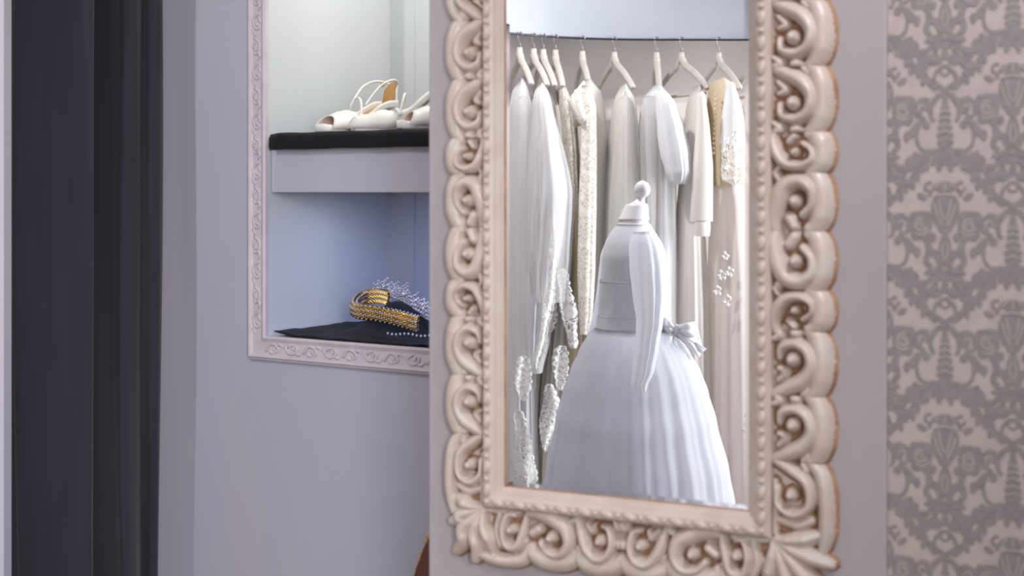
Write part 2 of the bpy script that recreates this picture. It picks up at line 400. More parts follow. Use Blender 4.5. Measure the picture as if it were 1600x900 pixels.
# ---- niche wall with the recessed display
NLu = un(420); NRu = un(1010); NB = zn(420, 524); NTop = 2.25; ND = .497
o = MB()
U0, U1, Ztop = un(-500), un(1200), 2.9
o.add([(U0, 0, 0), (U1, 0, 0), (U1, 0, Ztop), (U0, 0, Ztop), (NLu, 0, NB), (NRu, 0, NB), (NRu, 0, NTop), (NLu, 0, NTop)],
      [(0, 1, 5, 4), (1, 2, 6, 5), (2, 3, 7, 6), (3, 0, 4, 7)])
o.cur = 1
o.add([(NLu, 0, NB), (NRu, 0, NB), (NRu, 0, NTop), (NLu, 0, NTop), (NLu, ND, NB), (NRu, ND, NB), (NRu, ND, NTop), (NLu, ND, NTop)],
      [(0, 1, 5, 4), (1, 2, 6, 5), (2, 3, 7, 6), (3, 0, 4, 7), (4, 5, 6, 7)])
o.box((NLu, ND - .007, NB), (NLu + .085, ND, NTop))
o.cur = 0
o.add([(U0, .6, 0), (U1, .6, 0), (U1, .6, Ztop), (U0, .6, Ztop), (U0, 0, 0), (U0, 0, Ztop), (U1, 0, 0), (U1, 0, Ztop)], [(0, 3, 2, 1), (4, 0, 3, 5), (1, 6, 7, 2)])
wn = o.build('wall_niche', [M_wash, M_niche], smooth=False); wn.location = (0, NY, 0); wn.rotation_euler = (0, 0, -NA); tag(wn, kind='structure')
nl = bpy.data.lights.new('niche_downlight', 'AREA'); nl.energy = 6.2; nl.color = (1.0, 1.0, .9); nl.shape = 'RECTANGLE'; nl.size = .8; nl.size_y = .3
nlo = bpy.data.objects.new('niche_downlight', nl); COL.objects.link(nlo); nlo.parent = wn; nlo.location = ((NLu + NRu) / 2, ND / 2, NTop - .02)

nl2 = bpy.data.lights.new('niche_fill_light', 'AREA'); nl2.energy = 2.1; nl2.color = (.42, .52, 1.0); nl2.shape = 'RECTANGLE'; nl2.size = .7; nl2.size_y = .16  # added fill lamp, no fitting seen: brightens the lower niche and tints it blue
nl2o = bpy.data.objects.new('niche_fill_light', nl2); COL.objects.link(nl2o); nl2o.parent = wn; nl2o.location = ((NLu + NRu) / 2, .2, zn(520, 301) - .004)
# shelf
S0 = zn(520, 301); S1 = zn(520, 229)
m = MB(); m.box((NLu + .004, .004, S0), (NRu - .001, ND - .013, S1))
sh = m.build('niche_shelf', M_wash, smooth=False); sh.location = wn.location; sh.rotation_euler = wn.rotation_euler
tag(sh, 'thick lilac-white box shelf dividing the wall niche', 'shelf')
bv = sh.modifiers.new('edge', 'BEVEL'); bv.width = .003; bv.segments = 2

# carved moulding around the niche
tr = empty('trim_1', wn.location, -NA); tag(tr, kind='structure')
MW = .064
prof = [(0, 0), (0, .012), (.006, .016), (.012, .013), (.016, .011), (.045, .011), (.049, .016), (.054, .018), (.058, .013), (.062, .011), (.064, 0)]
def mould_side(a, b, da, db):
    """a,b inner corners (u,z), da/db outward mitre directions"""
    mm = MB(); rows = []
    for (p, d) in ((a, da), (b, db)):
        rows.append([Vector((p[0] + d[0] * t, -n, p[1] + d[1] * t)) for t, n in prof])
    mm.grid(rows); return mm
cs = [((NLu, NB), (-1, -1)), ((NRu, NB), (1, -1)), ((NRu, NTop), (1, 1)), ((NLu, NTop), (-1, 1))]
for i in range(4):
    (a, da), (b, db) = cs[i], cs[(i + 1) % 4]
    side = mould_side(a, b, da, db).build('moulding', M_mould, tr, smooth=False)
    if i == 1: continue
    # leafy scrolls in low relief along this side
    a3 = Vector((a[0], 0, a[1])); b3 = Vector((b[0], 0, b[1])); L = (b3 - a3).length; d = (b3 - a3) / L
    nrm = {0: Vector((0, 0, -1)), 2: Vector((0, 0, 1)), 3: Vector((-1, 0, 0))}[i]
    k = int(L / .062); st = L / k; mid = .0305
    for j in range(k):
        r = MB(); c = a3 + d * (st * (j + .5)) + nrm * mid + Vector((0, -.011, 0)); s = 1 if j % 2 else -1
        def q(x, y, n=.001): return c + d * x + nrm * (y * s) + Vector((0, -n, 0))
        r.tube(bez([q(-.03, -.008), q(-.015, .010), q(.004, .008), q(.012, -.003), q(.004, -.009), q(-.003, -.003)], 4), [.0032] * 5 + [.0036] * 6 + [.003] * 10, 6)
        r.tube(bez([q(.006, .008), q(.018, .011), q(.028, .004)], 4), [.002, .003, .004, .0042, .004, .003, .0025, .002, .001], 6)
        r.tube(bez([q(-.02, -.002), q(-.013, -.010), q(-.002, -.0125)], 4), [.001, .002, .003, .0038, .004, .0035, .003, .002, .001], 6)
        r.ell(q(.0, -.002, .002), (.0042, .0035, .0042), 8, 5)
        r.build('leaf_scroll', M_mould, side)

# ---- left end wall beyond the curtain
m = MB(); m.box((-.2, 0, 0), (.2, .05, 2.9)); x = V(6, 300, 3.28)
o = m.build('wall_left', M_wash, smooth=False); o.location = (x.x - .2, 3.28, 0); tag(o, kind='structure')

# ---- alcove behind the dresses (stands beside the camera, seen in the mirror)
RH = .58
rail_px = [(600, 22), (730, 45), (805, 53), (868, 58), (960, 61.5), (1070, 62.2), (1185, 62), (1375, 57.5)]
rail_v = bez([V(px, py, RH * F / (HZ - py)) for px, py in rail_px], 8)
m = MB(); rows = []
for dz, dy in ((.006, .012), (1.0, .012), (1.0, .035), (.006, .035), (.006, .012)):
    rows.append([p + Vector((0, dy, dz)) for p in rail_v])
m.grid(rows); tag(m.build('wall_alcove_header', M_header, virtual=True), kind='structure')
m = MB(); rows = []
for z in (0, 3.0):
    rows.append([Vector((p.x, p.y + .34, z)) for p in rail_v])
rows += [[Vector((p.x, p.y + .40, z)) for p in rail_v] for z in (3.0, 0)]
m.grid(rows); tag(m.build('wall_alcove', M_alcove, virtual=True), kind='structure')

# ================================================================== MIRROR
G0, G1 = -.010, .469
GZ0, GZ1 = .794, 1.772
mir = empty('mirror', (0, MY, 0), -MA, 'large wall mirror in a cream carved scrollwork frame on pale panel', 'mirror')
GC, GZC = (G0 + G1) / 2, (GZ0 + GZ1) / 2
# glass with a ground edge
BW, BD = .012, .0008
m = MB()
inn = [(G0 + BW, GZ0 + BW), (G1 - BW, GZ0 + BW), (G1 - BW, GZ1 - BW), (G0 + BW, GZ1 - BW)]
out_ = [(G0 - .004, GZ0 - .004), (G1 + .004, GZ0 - .004), (G1 + .004, GZ1 + .004), (G0 - .004, GZ1 + .004)]
m.add([(a, -GLASS_N, b) for a, b in inn] + [(a, -GLASS_N + BD, b) for a, b in out_] + [(a, -.004, b) for a, b in out_],
      [(0, 1, 2, 3)] + [(4 + i, 4 + (i + 1) % 4, (i + 1) % 4, i) for i in range(4)] + [(8 + i, 8 + (i + 1) % 4, 4 + (i + 1) % 4, 4 + i) for i in range(4)] + [(11, 10, 9, 8)])
m.build('mirror_glass', M_mirror, mir, smooth=False)
# stepped inner lip, one mitred length per side
lipp = [(-.002, .011), (-.002, .019), (.004, .021), (.006, .027), (.012, .029), (.014, .035), (.018, .037), (.032, .037), (.038, .026), (.040, 0)]
gcs = [((G0, GZ0), (-1, -1)), ((G1, GZ0), (1, -1)), ((G1, GZ1), (1, 1)), ((G0, GZ1), (-1, 1))]
for i in range(4):
    mm = MB(); rows = []
    for (p, d) in (gcs[i], gcs[(i + 1) % 4]):
        rows.append([Vector((p[0] + d[0] * t, -n, p[1] + d[1] * t)) for t, n in lipp])
    mm.grid(rows); o = mm.build('inner_lip', M_cream, mir, smooth=False)
    # brown line in the groove beside the glass
    mm = MB(); (p, d), (p2, d2) = gcs[i], gcs[(i + 1) % 4]
    rows = [[Vector((q[0] + e[0] * t, -n, q[1] + e[1] * t)) for t, n in ((-.0035, .0125), (-.0035, .0165), (-.0015, .0165))] for q, e in ((p, d), (p2, d2))]
    mm.grid(rows); mm.build('groove_line', M_patina, o, smooth=False)
# beads on the crest
bm_ = MB(); bm_.ell((0, 0, 0), (.0075, .006, .0135), 10, 6); beadm = bm_.build('bead', M_cream, mir).data
bpy.data.objects.remove(bpy.data.objects['bead'])
bm_ = MB(); bm_.ell((0, 0, 0), (.0055, .005, .0048), 8, 5); pearlm = bm_.build('pearl_bead', M_cream, mir).data
bpy.data.objects.remove(bpy.data.objects['pearl_bead'])
def put(me, name, u, n, z, rot=0, parent=mir):
    o = bpy.data.objects.new(name, me); COL.objects.link(o); o.parent = parent; o.location = (u, -n, z); o.rotation_euler = (0, rot, 0); return o
ct = .025
for (ua, za, ub, zb, rot) in ((G0 - ct, GZ0 - ct, G0 - ct, GZ1 + ct, 0), (G1 + ct, GZ0 - ct, G1 + ct, GZ1 + ct, 0), (G0 - ct, GZ0 - ct, G1 + ct, GZ0 - ct, pi / 2), (G0 - ct, GZ1 + ct, G1 + ct, GZ1 + ct, pi / 2)):
    L = sqrt((ub - ua) ** 2 + (zb - za) ** 2); k = round(L / .0425)
    for j in range(k):
        t = (j + .5) / k; put(beadm, 'bead', lerp(ua, ub, t), .0375, lerp(za, zb, t), rot + radians(14))
        t = j / k
        put(pearlm, 'pearl_bead', lerp(ua, ub, t), .0385, lerp(za, zb, t), rot)

# carved band ---------------------------------------------------------------
T0, T1 = .038, .146
class Side:
    """s along the side, t outward from the glass edge, n off the wall"""
    def __init__(s, o, ds, dt): s.o = o; s.ds = ds; s.dt = dt
    def __call__(s, a, t, n): return Vector((s.o[0] + s.ds[0] * a + s.dt[0] * t, -n, s.o[1] + s.ds[1] * a + s.dt[1] * t))
FL = Vector((0, 1, 0))
def flip_fix(o):
    bm = bmesh.new(); bm.from_mesh(o.data); bmesh.ops.recalc_face_normals(bm, faces=bm.faces); bm.to_mesh(o.data); bm.free(); return o
def rads(n, f): return [f(i / (n - 1)) for i in range(n)]
def bez2(p, n=6): return [(q.x, q.y) for q in bez([(x, y, 0) for x, y in p], n)]
def stroke2(pts, rad, H, n0=.004, n=6):
    """carved ridge: smooth path with tapering half width, rounded section of height H over level n0"""
    c = bez2(pts, n); k = len(c); rr = []
    for i in range(k):
        f = i / (k - 1) * (len(rad) - 1); a = min(int(f), len(rad) - 2); rr.append(lerp(rad[a], rad[a + 1], f - a))
    hh = H if isinstance(H, (list, tuple)) else [H, H]
    HH = []
    for i in range(k):
        f = i / (k - 1) * (len(hh) - 1); a = min(int(f), len(hh) - 2); HH.append(lerp(hh[a], hh[a + 1], f - a))
    return [(c[i], c[i + 1], rr[i], rr[i + 1], HH[i], HH[i + 1], n0) for i in range(k - 1)]
def carve(name, fmap, xr, yr, segs, keep, step=.0015, ground=.004, pw=.62):
    nx = int((xr[1] - xr[0]) / step) + 1; ny = int((yr[1] - yr[0]) / step) + 1
    gx, gy = np.meshgrid(np.linspace(xr[0], xr[1], nx), np.linspace(yr[0], yr[1], ny), indexing='ij')
    h = np.full(gx.shape, -1.0); near = np.full(gx.shape, 9.0)
    for (a, b, ra, rb, Ha, Hb, n0) in segs:
        dx, dy = b[0] - a[0], b[1] - a[1]; L2 = dx * dx + dy * dy + 1e-12
        t = np.clip(((gx - a[0]) * dx + (gy - a[1]) * dy) / L2, 0, 1)
        d = np.sqrt((gx - a[0] - t * dx) ** 2 + (gy - a[1] - t * dy) ** 2); r = ra + (rb - ra) * t; H = Ha + (Hb - Ha) * t
        hh = np.where(d < r, n0 + H * np.clip(1 - (d / r) ** 2, 0, 1) ** pw, -1)
        h = np.maximum(h, hh); near = np.minimum(near, d - r)
    kp = (near < .0022) | keep(gx, gy)
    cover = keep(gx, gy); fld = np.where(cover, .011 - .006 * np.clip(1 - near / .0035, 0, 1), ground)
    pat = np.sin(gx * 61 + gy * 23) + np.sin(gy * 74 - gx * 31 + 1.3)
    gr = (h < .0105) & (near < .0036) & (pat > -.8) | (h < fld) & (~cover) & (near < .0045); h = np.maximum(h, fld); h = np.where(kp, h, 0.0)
    m = MB(); m.v = [fmap(gx[i, j], gy[i, j], h[i, j]) for i in range(nx) for j in range(ny)]
    for i in range(nx - 1):
        for j in range(ny - 1):
            q = ((i, j), (i + 1, j), (i + 1, j + 1), (i, j + 1))
            if any(kp[p] for p in q):
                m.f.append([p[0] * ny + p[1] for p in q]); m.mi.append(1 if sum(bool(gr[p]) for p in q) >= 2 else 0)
    for i in (0, nx - 1):      # close the cut ends
        k0 = len(m.v); m.v += [fmap(gx[i, j], gy[i, j], 0.0) for j in range(ny)]
        for j in range(ny - 1):
            if kp[i, j] and kp[i, j + 1]: m.f.append([i * ny + j, i * ny + j + 1, k0 + j + 1, k0 + j]); m.mi.append(0)
    for j in (0, ny - 1):
        k0 = len(m.v); m.v += [fmap(gx[i, j], gy[i, j], 0.0) for i in range(nx)]
        for i in range(nx - 1):
            if kp[i, j] and kp[i + 1, j]: m.f.append([i * ny + j, (i + 1) * ny + j, k0 + i + 1, k0 + i]); m.mi.append(0)
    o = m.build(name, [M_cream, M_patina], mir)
    bm = bmesh.new(); bm.from_mesh(o.data); loose = [v for v in bm.verts if not v.link_faces]; bmesh.ops.delete(bm, geom=loose, context='VERTS')
    bmesh.ops.recalc_face_normals(bm, faces=bm.faces)
    av = sum((f.normal.y * f.calc_area() for f in bm.faces))
    if av > 0: bmesh.ops.reverse_faces(bm, faces=bm.faces)
    bm.to_mesh(o.data); bm.free(); return o
def lobe(S, s0, s1, sgn, kind, W=1.0):
    """one scalloped lobe of the carved band; W narrows the band"""
    h = (s1 - s0) / 2; sc = (s0 + s1) / 2; B = (T1 - T0) * W
    def T(f): return T0 + B * f
    def P(x, f): return (x * h, T(f))
    k = min(1, h / .05); seg = []
    # outer rim hugging the scallop
    seg += stroke2([P(-1.0, .60), P(-.82, .70), P(-.45, .77), P(0, .79), P(.45, .77), P(.82, .70), P(1.0, .60)], [.014, .019, .022, .023, .022, .019, .014], [.020, .027, .027, .020])
    # volute
    if kind == 0:
        seg += stroke2([P(-1.0, .02), P(-.80, .24), P(-.52, .50), P(-.08, .64), P(.38, .58), P(.60, .38), P(.46, .16), P(.14, .12)],
                       [.012 * k, .0155 * k, .017 * k, .0155 * k, .0135 * k, .012 * k, .0105 * k, .007 * k], [.018, .032, .035, .030, .020])
        seg += stroke2([P(.10, .34), P(.12, .35)], [.0145 * k, .0145 * k], .034)
        seg += stroke2([P(1.0, .06), P(.86, .12), P(.70, .02)], [.012, .013 * k, .006], .022)
        seg += stroke2([P(.92, .36), P(.90, .40)], [.011 * k, .011 * k], .026)
        seg += stroke2([P(-.55, .10), P(-.30, .22), P(-.18, .10)], [.006, .011 * k, .005], .020)
        seg += stroke2([P(-.95, .50), P(-.80, .58)], [.008, .008], .020)
    else:
        seg += stroke2([P(1.0, .05), P(.60, .02), P(0, .08), P(-.55, .22), P(-.70, .46), P(-.40, .64), P(.10, .64), P(.44, .50)],
                       [.012 * k, .018 * k, .021 * k, .019 * k, .016 * k, .0135 * k, .011 * k, .0095 * k], [.020, .032, .035, .026])
        seg += stroke2([P(-.02, .38), P(0, .385)], [.0135 * k, .0135 * k], .034)
        seg += stroke2([P(.55, .28), P(.82, .36)], [.0125 * k, .012 * k], .024)
        seg += stroke2([P(-.98, .06), P(-.80, .10)], [.012 * k, .009 * k], .022)
        seg += stroke2([P(.88, .56), P(.80, .60)], [.008, .008], .020)
    ob = carve('carved_lobe', lambda x, t, n: S(sc + sgn * x, t, n), (-h, h), (T0 - .004, T(1) + .012), seg, lambda x, y: y < T(.60))
    c = ((.11 * h, T(.345)) if kind == 0 else (-.01 * h, T(.383)))
    b = MB(); b.ell(S(sc + sgn * c[0], c[1], .036), (.0065 * k, .007, .0065 * k), 12, 8); b.build('button', M_cream, ob)
lens = [.112, .112, .068, .101]
for (S, W_) in ((Side((G1, GZC), (0, -1), (1, 0)), 1.0), (Side((G0, GZC), (0, -1), (-1, 0)), .80)):
    for dirn in (1, -1):
        s = 0
        for j, L in enumerate(lens[::-1]):
            kind = (1, 1, 0, 0)[j]
            sg = (-1, 1, -1, -1)[j] * dirn
            a, b = s * dirn, (s + L) * dirn
            lobe(S, min(a, b), max(a, b), sg, kind, W_); s += L
VL = sum(lens)
for S in (Side((GC, GZ0), (1, 0), (0, -1)), Side((GC, GZ1), (1, 0), (0, 1))):
    for dirn in (1, -1):
        s = 0
        for j, L in enumerate((.088, .098)):
            a, b = s * dirn, (s + L) * dirn
            lobe(S, min(a, b), max(a, b), (-1, 1)[j] * dirn, (0, 1)[j], 1.05); s += L
HL = .186
# corner acanthus
for (cu, cz, su, sz) in ((G0, GZ0, -1, -1), (G1, GZ0, 1, -1), (G0, GZ1, -1, 1), (G1, GZ1, 1, 1)):
    def q(a, b, n): return Vector((cu + su * a, -n, cz + sz * b))   # a outward sideways, b outward down/up
    ia = -((G1 - G0) / 2 - HL); ib = -((GZ1 - GZ0) / 2 - VL)         # where the corner meets the bottom and the side bands
    Wa = .80 if su < 0 else 1.0; Ta = T0 + (T1 - T0) * Wa; Tb = T0 + (T1 - T0) * 1.05; seg = []
    for k_, (ang, LL, wd) in enumerate(((2, .080, .016), (24, .104, .018), (46, .125, .019), (66, .108, .018), (88, .084, .016))):
        a = radians(ang); d = (cos(a), sin(a)); bend = (ang - 45) / 45 * .018; pts = []
        for f in (0, .25, .5, .75, 1): pts.append(((T0 + .002 + d[0] * LL * f - d[1] * bend * f * f) * (Wa if f > .5 and su < 0 else 1), T0 + .002 + d[1] * LL * f + d[0] * bend * f * f))
        seg += stroke2(pts, [.006, wd * .7, wd, wd * .95, wd * .6], [.020, .032, .034, .020])
    # links to the side band (along b) and to the bottom band (along a)
    for sw in (0, 1):
        i0 = (ib, ia)[sw]; TT = (Ta, Tb)[sw]; BB = TT - T0
        def Z(t, x): return (T0 + BB * t, x) if not sw else (x, T0 + BB * t)
        seg += stroke2([Z(.62, i0), Z(.80, i0 * .75), Z(.86, i0 * .3), Z(.86, .02), Z(.80, .055)], [.012, .016, .017, .016, .010], [.020, .027, .027, .018])
        r0 = abs(i0)
        seg += stroke2([Z(.04, i0), Z(.30, i0 * .85), Z(.58, i0 * .62), Z(.60, i0 * .22), Z(.34, i0 * .06), Z(.10, i0 * .22), Z(.10, i0 * .50)], [.011, .013, .0125, .011, .010, .009, .007], [.020, .033, .032, .022])
        seg += stroke2([Z(.32, i0 * .42), Z(.33, i0 * .40)], [.012, .012], .034)
        seg += stroke2([Z(.50, i0 * .95), Z(.55, i0 * .85)], [.008, .008], .020)
        seg += stroke2([Z(.62, .004), Z(.40, .012), Z(.12, .006)], [.010, .012, .009], .022)
        seg += stroke2([Z(.05, i0 * .62), Z(.06, 0.0), Z(.05, .03)], [.006, .010, .008], .020)
        seg += stroke2([Z(.72, .03), Z(.55, .045)], [.012, .010], .020)
    ob = carve('carved_corner', q, (ia, Ta + .03), (ib, Tb + .03), seg, lambda x, y: ((x > T0 - .004) & (x < T0 + (Ta - T0) * .6) & (y < T0 + .05)) | ((y > T0 - .004) & (y < T0 + (Tb - T0) * .6) & (x < T0 + .05)), .0017)
    for sw in (0, 1):
        i0 = (ib, ia)[sw]; BB = (Ta, Tb)[sw] - T0; c = (T0 + BB * .325, i0 * .41); c = c if not sw else c[::-1]
        b = MB(); b.ell(q(c[0], c[1], .036), (.0062, .007, .0062), 12, 8); b.build('button', M_cream, ob)

# ================================================================== CURTAIN
def curtain(name, pts, label, mat=M_curtain, z1=2.75):
    m = MB(); rows = []
    c = bez(pts, 12)
    for j in range(24):
        z = lerp(.02, z1, j / 23); rows.append([Vector((p.x + .010 * sin(z * 2.1 + i * .05) * (1 - z / 3), p.y + .012 * sin(z * 3 + i * .09), z)) for i, p in enumerate(c)])
    m.grid(rows); return tag(m.build(name, mat, solid=.006), label, 'curtain')
def X(px, Y): return (px - 800) * Y / F
curtain('curtain', [(X(-60, 3.53), 3.53, 0), (X(16, 3.49), 3.49, 0), (X(30, 3.46), 3.46, 0), (X(90, 3.46), 3.46, 0), (X(138, 3.48), 3.48, 0), (X(146, 3.51), 3.51, 0), (X(140, 3.61), 3.61, 0), (X(120, 3.65), 3.65, 0)],
        'flat dark aubergine curtain hanging at the picture\'s left edge')
curtain('curtain', [(X(112, 3.69), 3.69, 0), (X(150, 3.66), 3.66, 0), (X(178, 3.61), 3.61, 0), (X(194, 3.58), 3.58, 0), (X(212, 3.62), 3.62, 0), (X(222, 3.67), 3.67, 0), (X(232, 3.65), 3.65, 0), (X(240, 3.65), 3.65, 0), (X(249, 3.68), 3.68, 0), (X(246, 3.77), 3.77, 0)],
        'dark aubergine curtain with a rounded fold, beside the pale niche wall')

# ================================================================== NICHE CONTENT
def nw(u, n, z):  # niche wall local -> world, n into the recess
    return Vector((u * cos(NA) + n * sin(NA), NY - u * sin(NA) + n * cos(NA), z))
def nu_at(px, n):  # u of a spot n inside the recess that shows at column px
    k = (px - 800) / F
    return (k * (NY + n * cos(NA)) - n * sin(NA)) / (cos(NA) + k * sin(NA))
# velvet cushion on the shelf
CT = S1 + .036
m = MB(); rows = []
ua, ub = nu_at(421, -.02), NRu - .03
sec = [(-.018, 0), (-.024, .006), (-.024, .026), (-.016, .036), (0, .037), (.2, .037), (.42, .036), (.44, .03), (.44, .002)]
for j in range(40):
    f = j / 39; u = lerp(ua, ub, f); e = min(1, f * 60)
    rows.append([nw(u, n + .002 * sin(j * 1.3 + k), S1 - (.006 if k < 2 else 0) + max(0, (h_ * (.93 + .07 * e) + .0012 * sin(j * .9 + k * 2)))) for k, (n, h_) in enumerate(sec)])
m.grid(rows); m.f.append(list(range(len(sec)))[::-1]); m.mi.append(0)
tag(m.build('velvet_cover', M_velvet), 'black velvet cover laid along the upper niche shelf under the shoes', 'cloth')

def shoe(name, origin, heading, label, L=.25, heel=.075, lace=False, open_strap=True, counter=.055, pitch=0, closed=False):
    """peep-toe platform sandal; origin = toe tip on the shelf, heading = direction toe->heel"""
    root = empty(name, origin, heading, label, 'shoe', 'bridal shoes on the niche shelf')
    if pitch: root.rotation_euler = (0, -pitch, heading)
    n = 26
    def bot(x):
        f = x / L; a = min(1, max(0, (f - .30) / .55)); a = a * a * (3 - 2 * a)
        return .004 * max(0, 1 - f / .08) ** 2 + heel * a
    def thick(x): f = x / L; return lerp(.020, .008, min(1, max(0, (f - .25) / .3)))
    def wid(x):
        f = x / L; tab = [(0, .016), (.05, .027), (.15, .036), (.3, .041), (.5, .031), (.7, .026), (.9, .029), (1, .018)]
        return interp(tab, f, 1)
    xs = [L * i / n for i in range(n + 1)]
    m = MB(); rows = []
    for x in xs:
        b_, t_, w_ = bot(x), thick(x), wid(x)
        rows.append([Vector((x, y, z)) for y, z in ((-w_ * .9, b_), (-w_, b_ + t_ * .3), (-w_, b_ + t_), (0, b_ + t_ * .92), (w_, b_ + t_), (w_, b_ + t_ * .3), (w_ * .9, b_))])
    m.grid(rows, closed=True); m.f += [list(range(7)), [n * 7 + i for i in range(7)][::-1]]; m.mi += [0, 0]
    flip_fix(m.build('platform_sole', M_shoe, root))
    m = MB(); m.grid([[Vector((x, y * wid(x) * .86, bot(x) - .0012)) for y in (-1, 0, 1)] for x in xs]); m.build('outsole', M_sole, root, solid=.002)
    m = MB(); m.grid([[Vector((x, y * wid(x) * .9, bot(x) + thick(x) + .0012)) for y in (-1, 0, 1)] for x in xs[1:]]); m.build('insole', M_insole, root, solid=.0015)
    # vamp with a peep toe
    def topz(x):
        f = x / L; return bot(x) + thick(x) + interp([(0, .018), (.12, .024), (.3, .040), (.42, .052), (.5, .05)], f, 1)
    m = MB(); rows = []
    for i in range(15):
        f = lerp(.03 if closed else .13, .46, i / 14); x = f * L; rows.append([])
        w_ = wid(x) * 1.04; h_ = topz(x) - bot(x) - thick(x) * .5
        for j in range(15):
            a = pi * j / 14; xo = -.012 * sin(a) * 0 + (.018 * (1 - sin(a)) * (-1 if i == 0 else 0)); dip = 1.0
            if i > 9: dip = 1 - (i - 9) / 5 * .5 * sin(a) ** 3
            rows[-1].append(Vector((x + xo + (.02 * sin(a) * (i > 12) * -1), -w_ * cos(a), bot(x) + thick(x) * .5 + h_ * sin(a) ** .7 * dip)))
    m.grid(rows); m.build('vamp', M_shoelace if lace else M_shoe, root, solid=.002)
    # low sides sweeping back to the heel
    for s in (-1, 1):
        m = MB(); rows = []
        for i in range(14):
            f = lerp(.40, .97, i / 13); x = f * L; b0 = bot(x) + thick(x) * .4; hh = interp([(.40, .040), (.55, .022), (.75, .020), (.97, counter if not open_strap else .024)], f, 1)
            rows.append([Vector((x, s * wid(x) * (1.03 + .0 * k), b0 + hh * k / 3)) for k in range(4)])
        m.grid(rows); m.build('quarter', M_shoelace if lace else M_shoe, root, solid=.002)
    # counter with gold lining
    m = MB(); ml = MB(); rows = []; rl = []
    for k in range(7):
        h_ = k / 6; rows.append([]); rl.append([])
        for j in range(13):
            a = lerp(-1.25, 1.25, j / 12); x = L * .86 + cos(a) * L * .125; y = sin(a) * .031 * (1 - .2 * h_)
            z = bot(L * .93) + .004 + counter * h_ * (1 - .35 * (abs(a) / 1.25) ** 2)
            rows[-1].append(Vector((x + .006 * h_, y, z))); rl[-1].append(Vector((x + .006 * h_ - .0022 * cos(a), y * .93, z + .0006)))
    m.grid(rows); c_ = m.build('heel_counter', M_shoe, root, solid=.0015); ml.grid(rl); ml.build('lining', M_gold_lining, c_)
    # heel
    m = MB(); rows = []
    for k in range(7):
        f = k / 6; z = lerp(bot(L * .92) + .002, 0, f); r_ = lerp(.022, .0075, f ** .55); cx = lerp(L * .915, L * .93, f)
        rows.append([Vector((cx + r_ * cos(2 * pi * i / 12), r_ * sin(2 * pi * i / 12), z)) for i in range(12)])
    m.grid(rows, closed=True); m.f.append([72 + i for i in range(12)]); m.mi.append(0); flip_fix(m.build('heel', M_shoe, root))
    # ankle strap
    zt = bot(L * .93) + counter; m = MB()
    if open_strap:
        for sd in (1, -1): m.tube(bez([(L * .975, .016 * sd, zt - .003), (L * .86, .034 * sd, zt + .004), (L * .70, .037 * sd, zt - .010), (L * .58, .033 * sd, zt - .040), (L * .50, .030 * sd, zt - .066)], 7), .0030, 6)
        m.build('ankle_strap', M_shoe, root)
        m = MB(); m.tube([Vector((L * .70 + .006 * cos(a), -.0375, zt - .010 + .006 * sin(a))) for a in [i * 2 * pi / 10 for i in range(10)]], .0012, 5, closed=True); m.build('buckle', M_gold, root)
    m = MB(); m.tube(bez([(L * .42, -.038, bot(L * .42) + .03), (L * .47, -.02, topz(L * .44) + .012), (L * .5, .012, topz(L * .44) + .016), (L * .47, .036, bot(L * .42) + .034)], 6), .0035, 6, (Vector((0, 0, 1)), .6)); m.build('instep_strap', M_shoe, root)
    return root
def toe(px, n): u = nu_at(px, n); return nw(u, n, CT)
hd = atan2(-sin(NA), cos(NA))      # along the wall, to the right
shoe('sandal', toe(498, .035), radians(46), 'ivory peep-toe sandal with upright gold-lined heel cup, nearest the curtain', L=.255, counter=.074, heel=.066)
shoe('sandal', toe(549, .065), radians(13), 'ivory lace shoe whose sole rises toward the mirror wall', lace=True, open_strap=False, L=.275, counter=.034, heel=.098, closed=True)
shoe('sandal', toe(623, .0), radians(24), 'white satin peep-toe sandal half hidden by the mirror wall', L=.25, open_strap=True, counter=.05, heel=.075)

# lower niche: black cloth, headband, tiara
m = MB(); rows = []
ua, ub = nu_at(427, -.015), NRu - .05
for i in range(46):
    u = lerp(ua, ub, i / 45); r = []
    for j in range(22):
        n = lerp(-.012, .40, j / 21)
        h_ = .004 + .005 * noise.noise(Vector((u * 14, n * 14, 0))) + .003 * noise.noise(Vector((u * 40, n * 30, 3)))
        if i < 3: h_ += .008 - .002 * i
        uc = nu_at(622, .16); dd = ((u - uc) / .115) ** 2 + ((n - .16) / .085) ** 2
        h_ += .085 * math.exp(-dd * 1.6)
        r.append(nw(u, n, NB + max(.001, h_)))
    rows.append(r)
m.grid(rows)
tag(m.build('velvet_cloth', M_velvet, solid=.003), 'rumpled black velvet cloth on the niche floor under the headpieces', 'cloth')

hb = empty('headband', nw(nu_at(604, .10), .10, NB + .03), 0, 'broad gold headband crusted with crystals on black velvet in niche', 'headband')
hb0 = parent_world(hb)
def Nv(px, py, n): u = nu_at(px, n); p = nw(u, n, 0); p.z = CH - (py - HZ) * p.y / F; return p
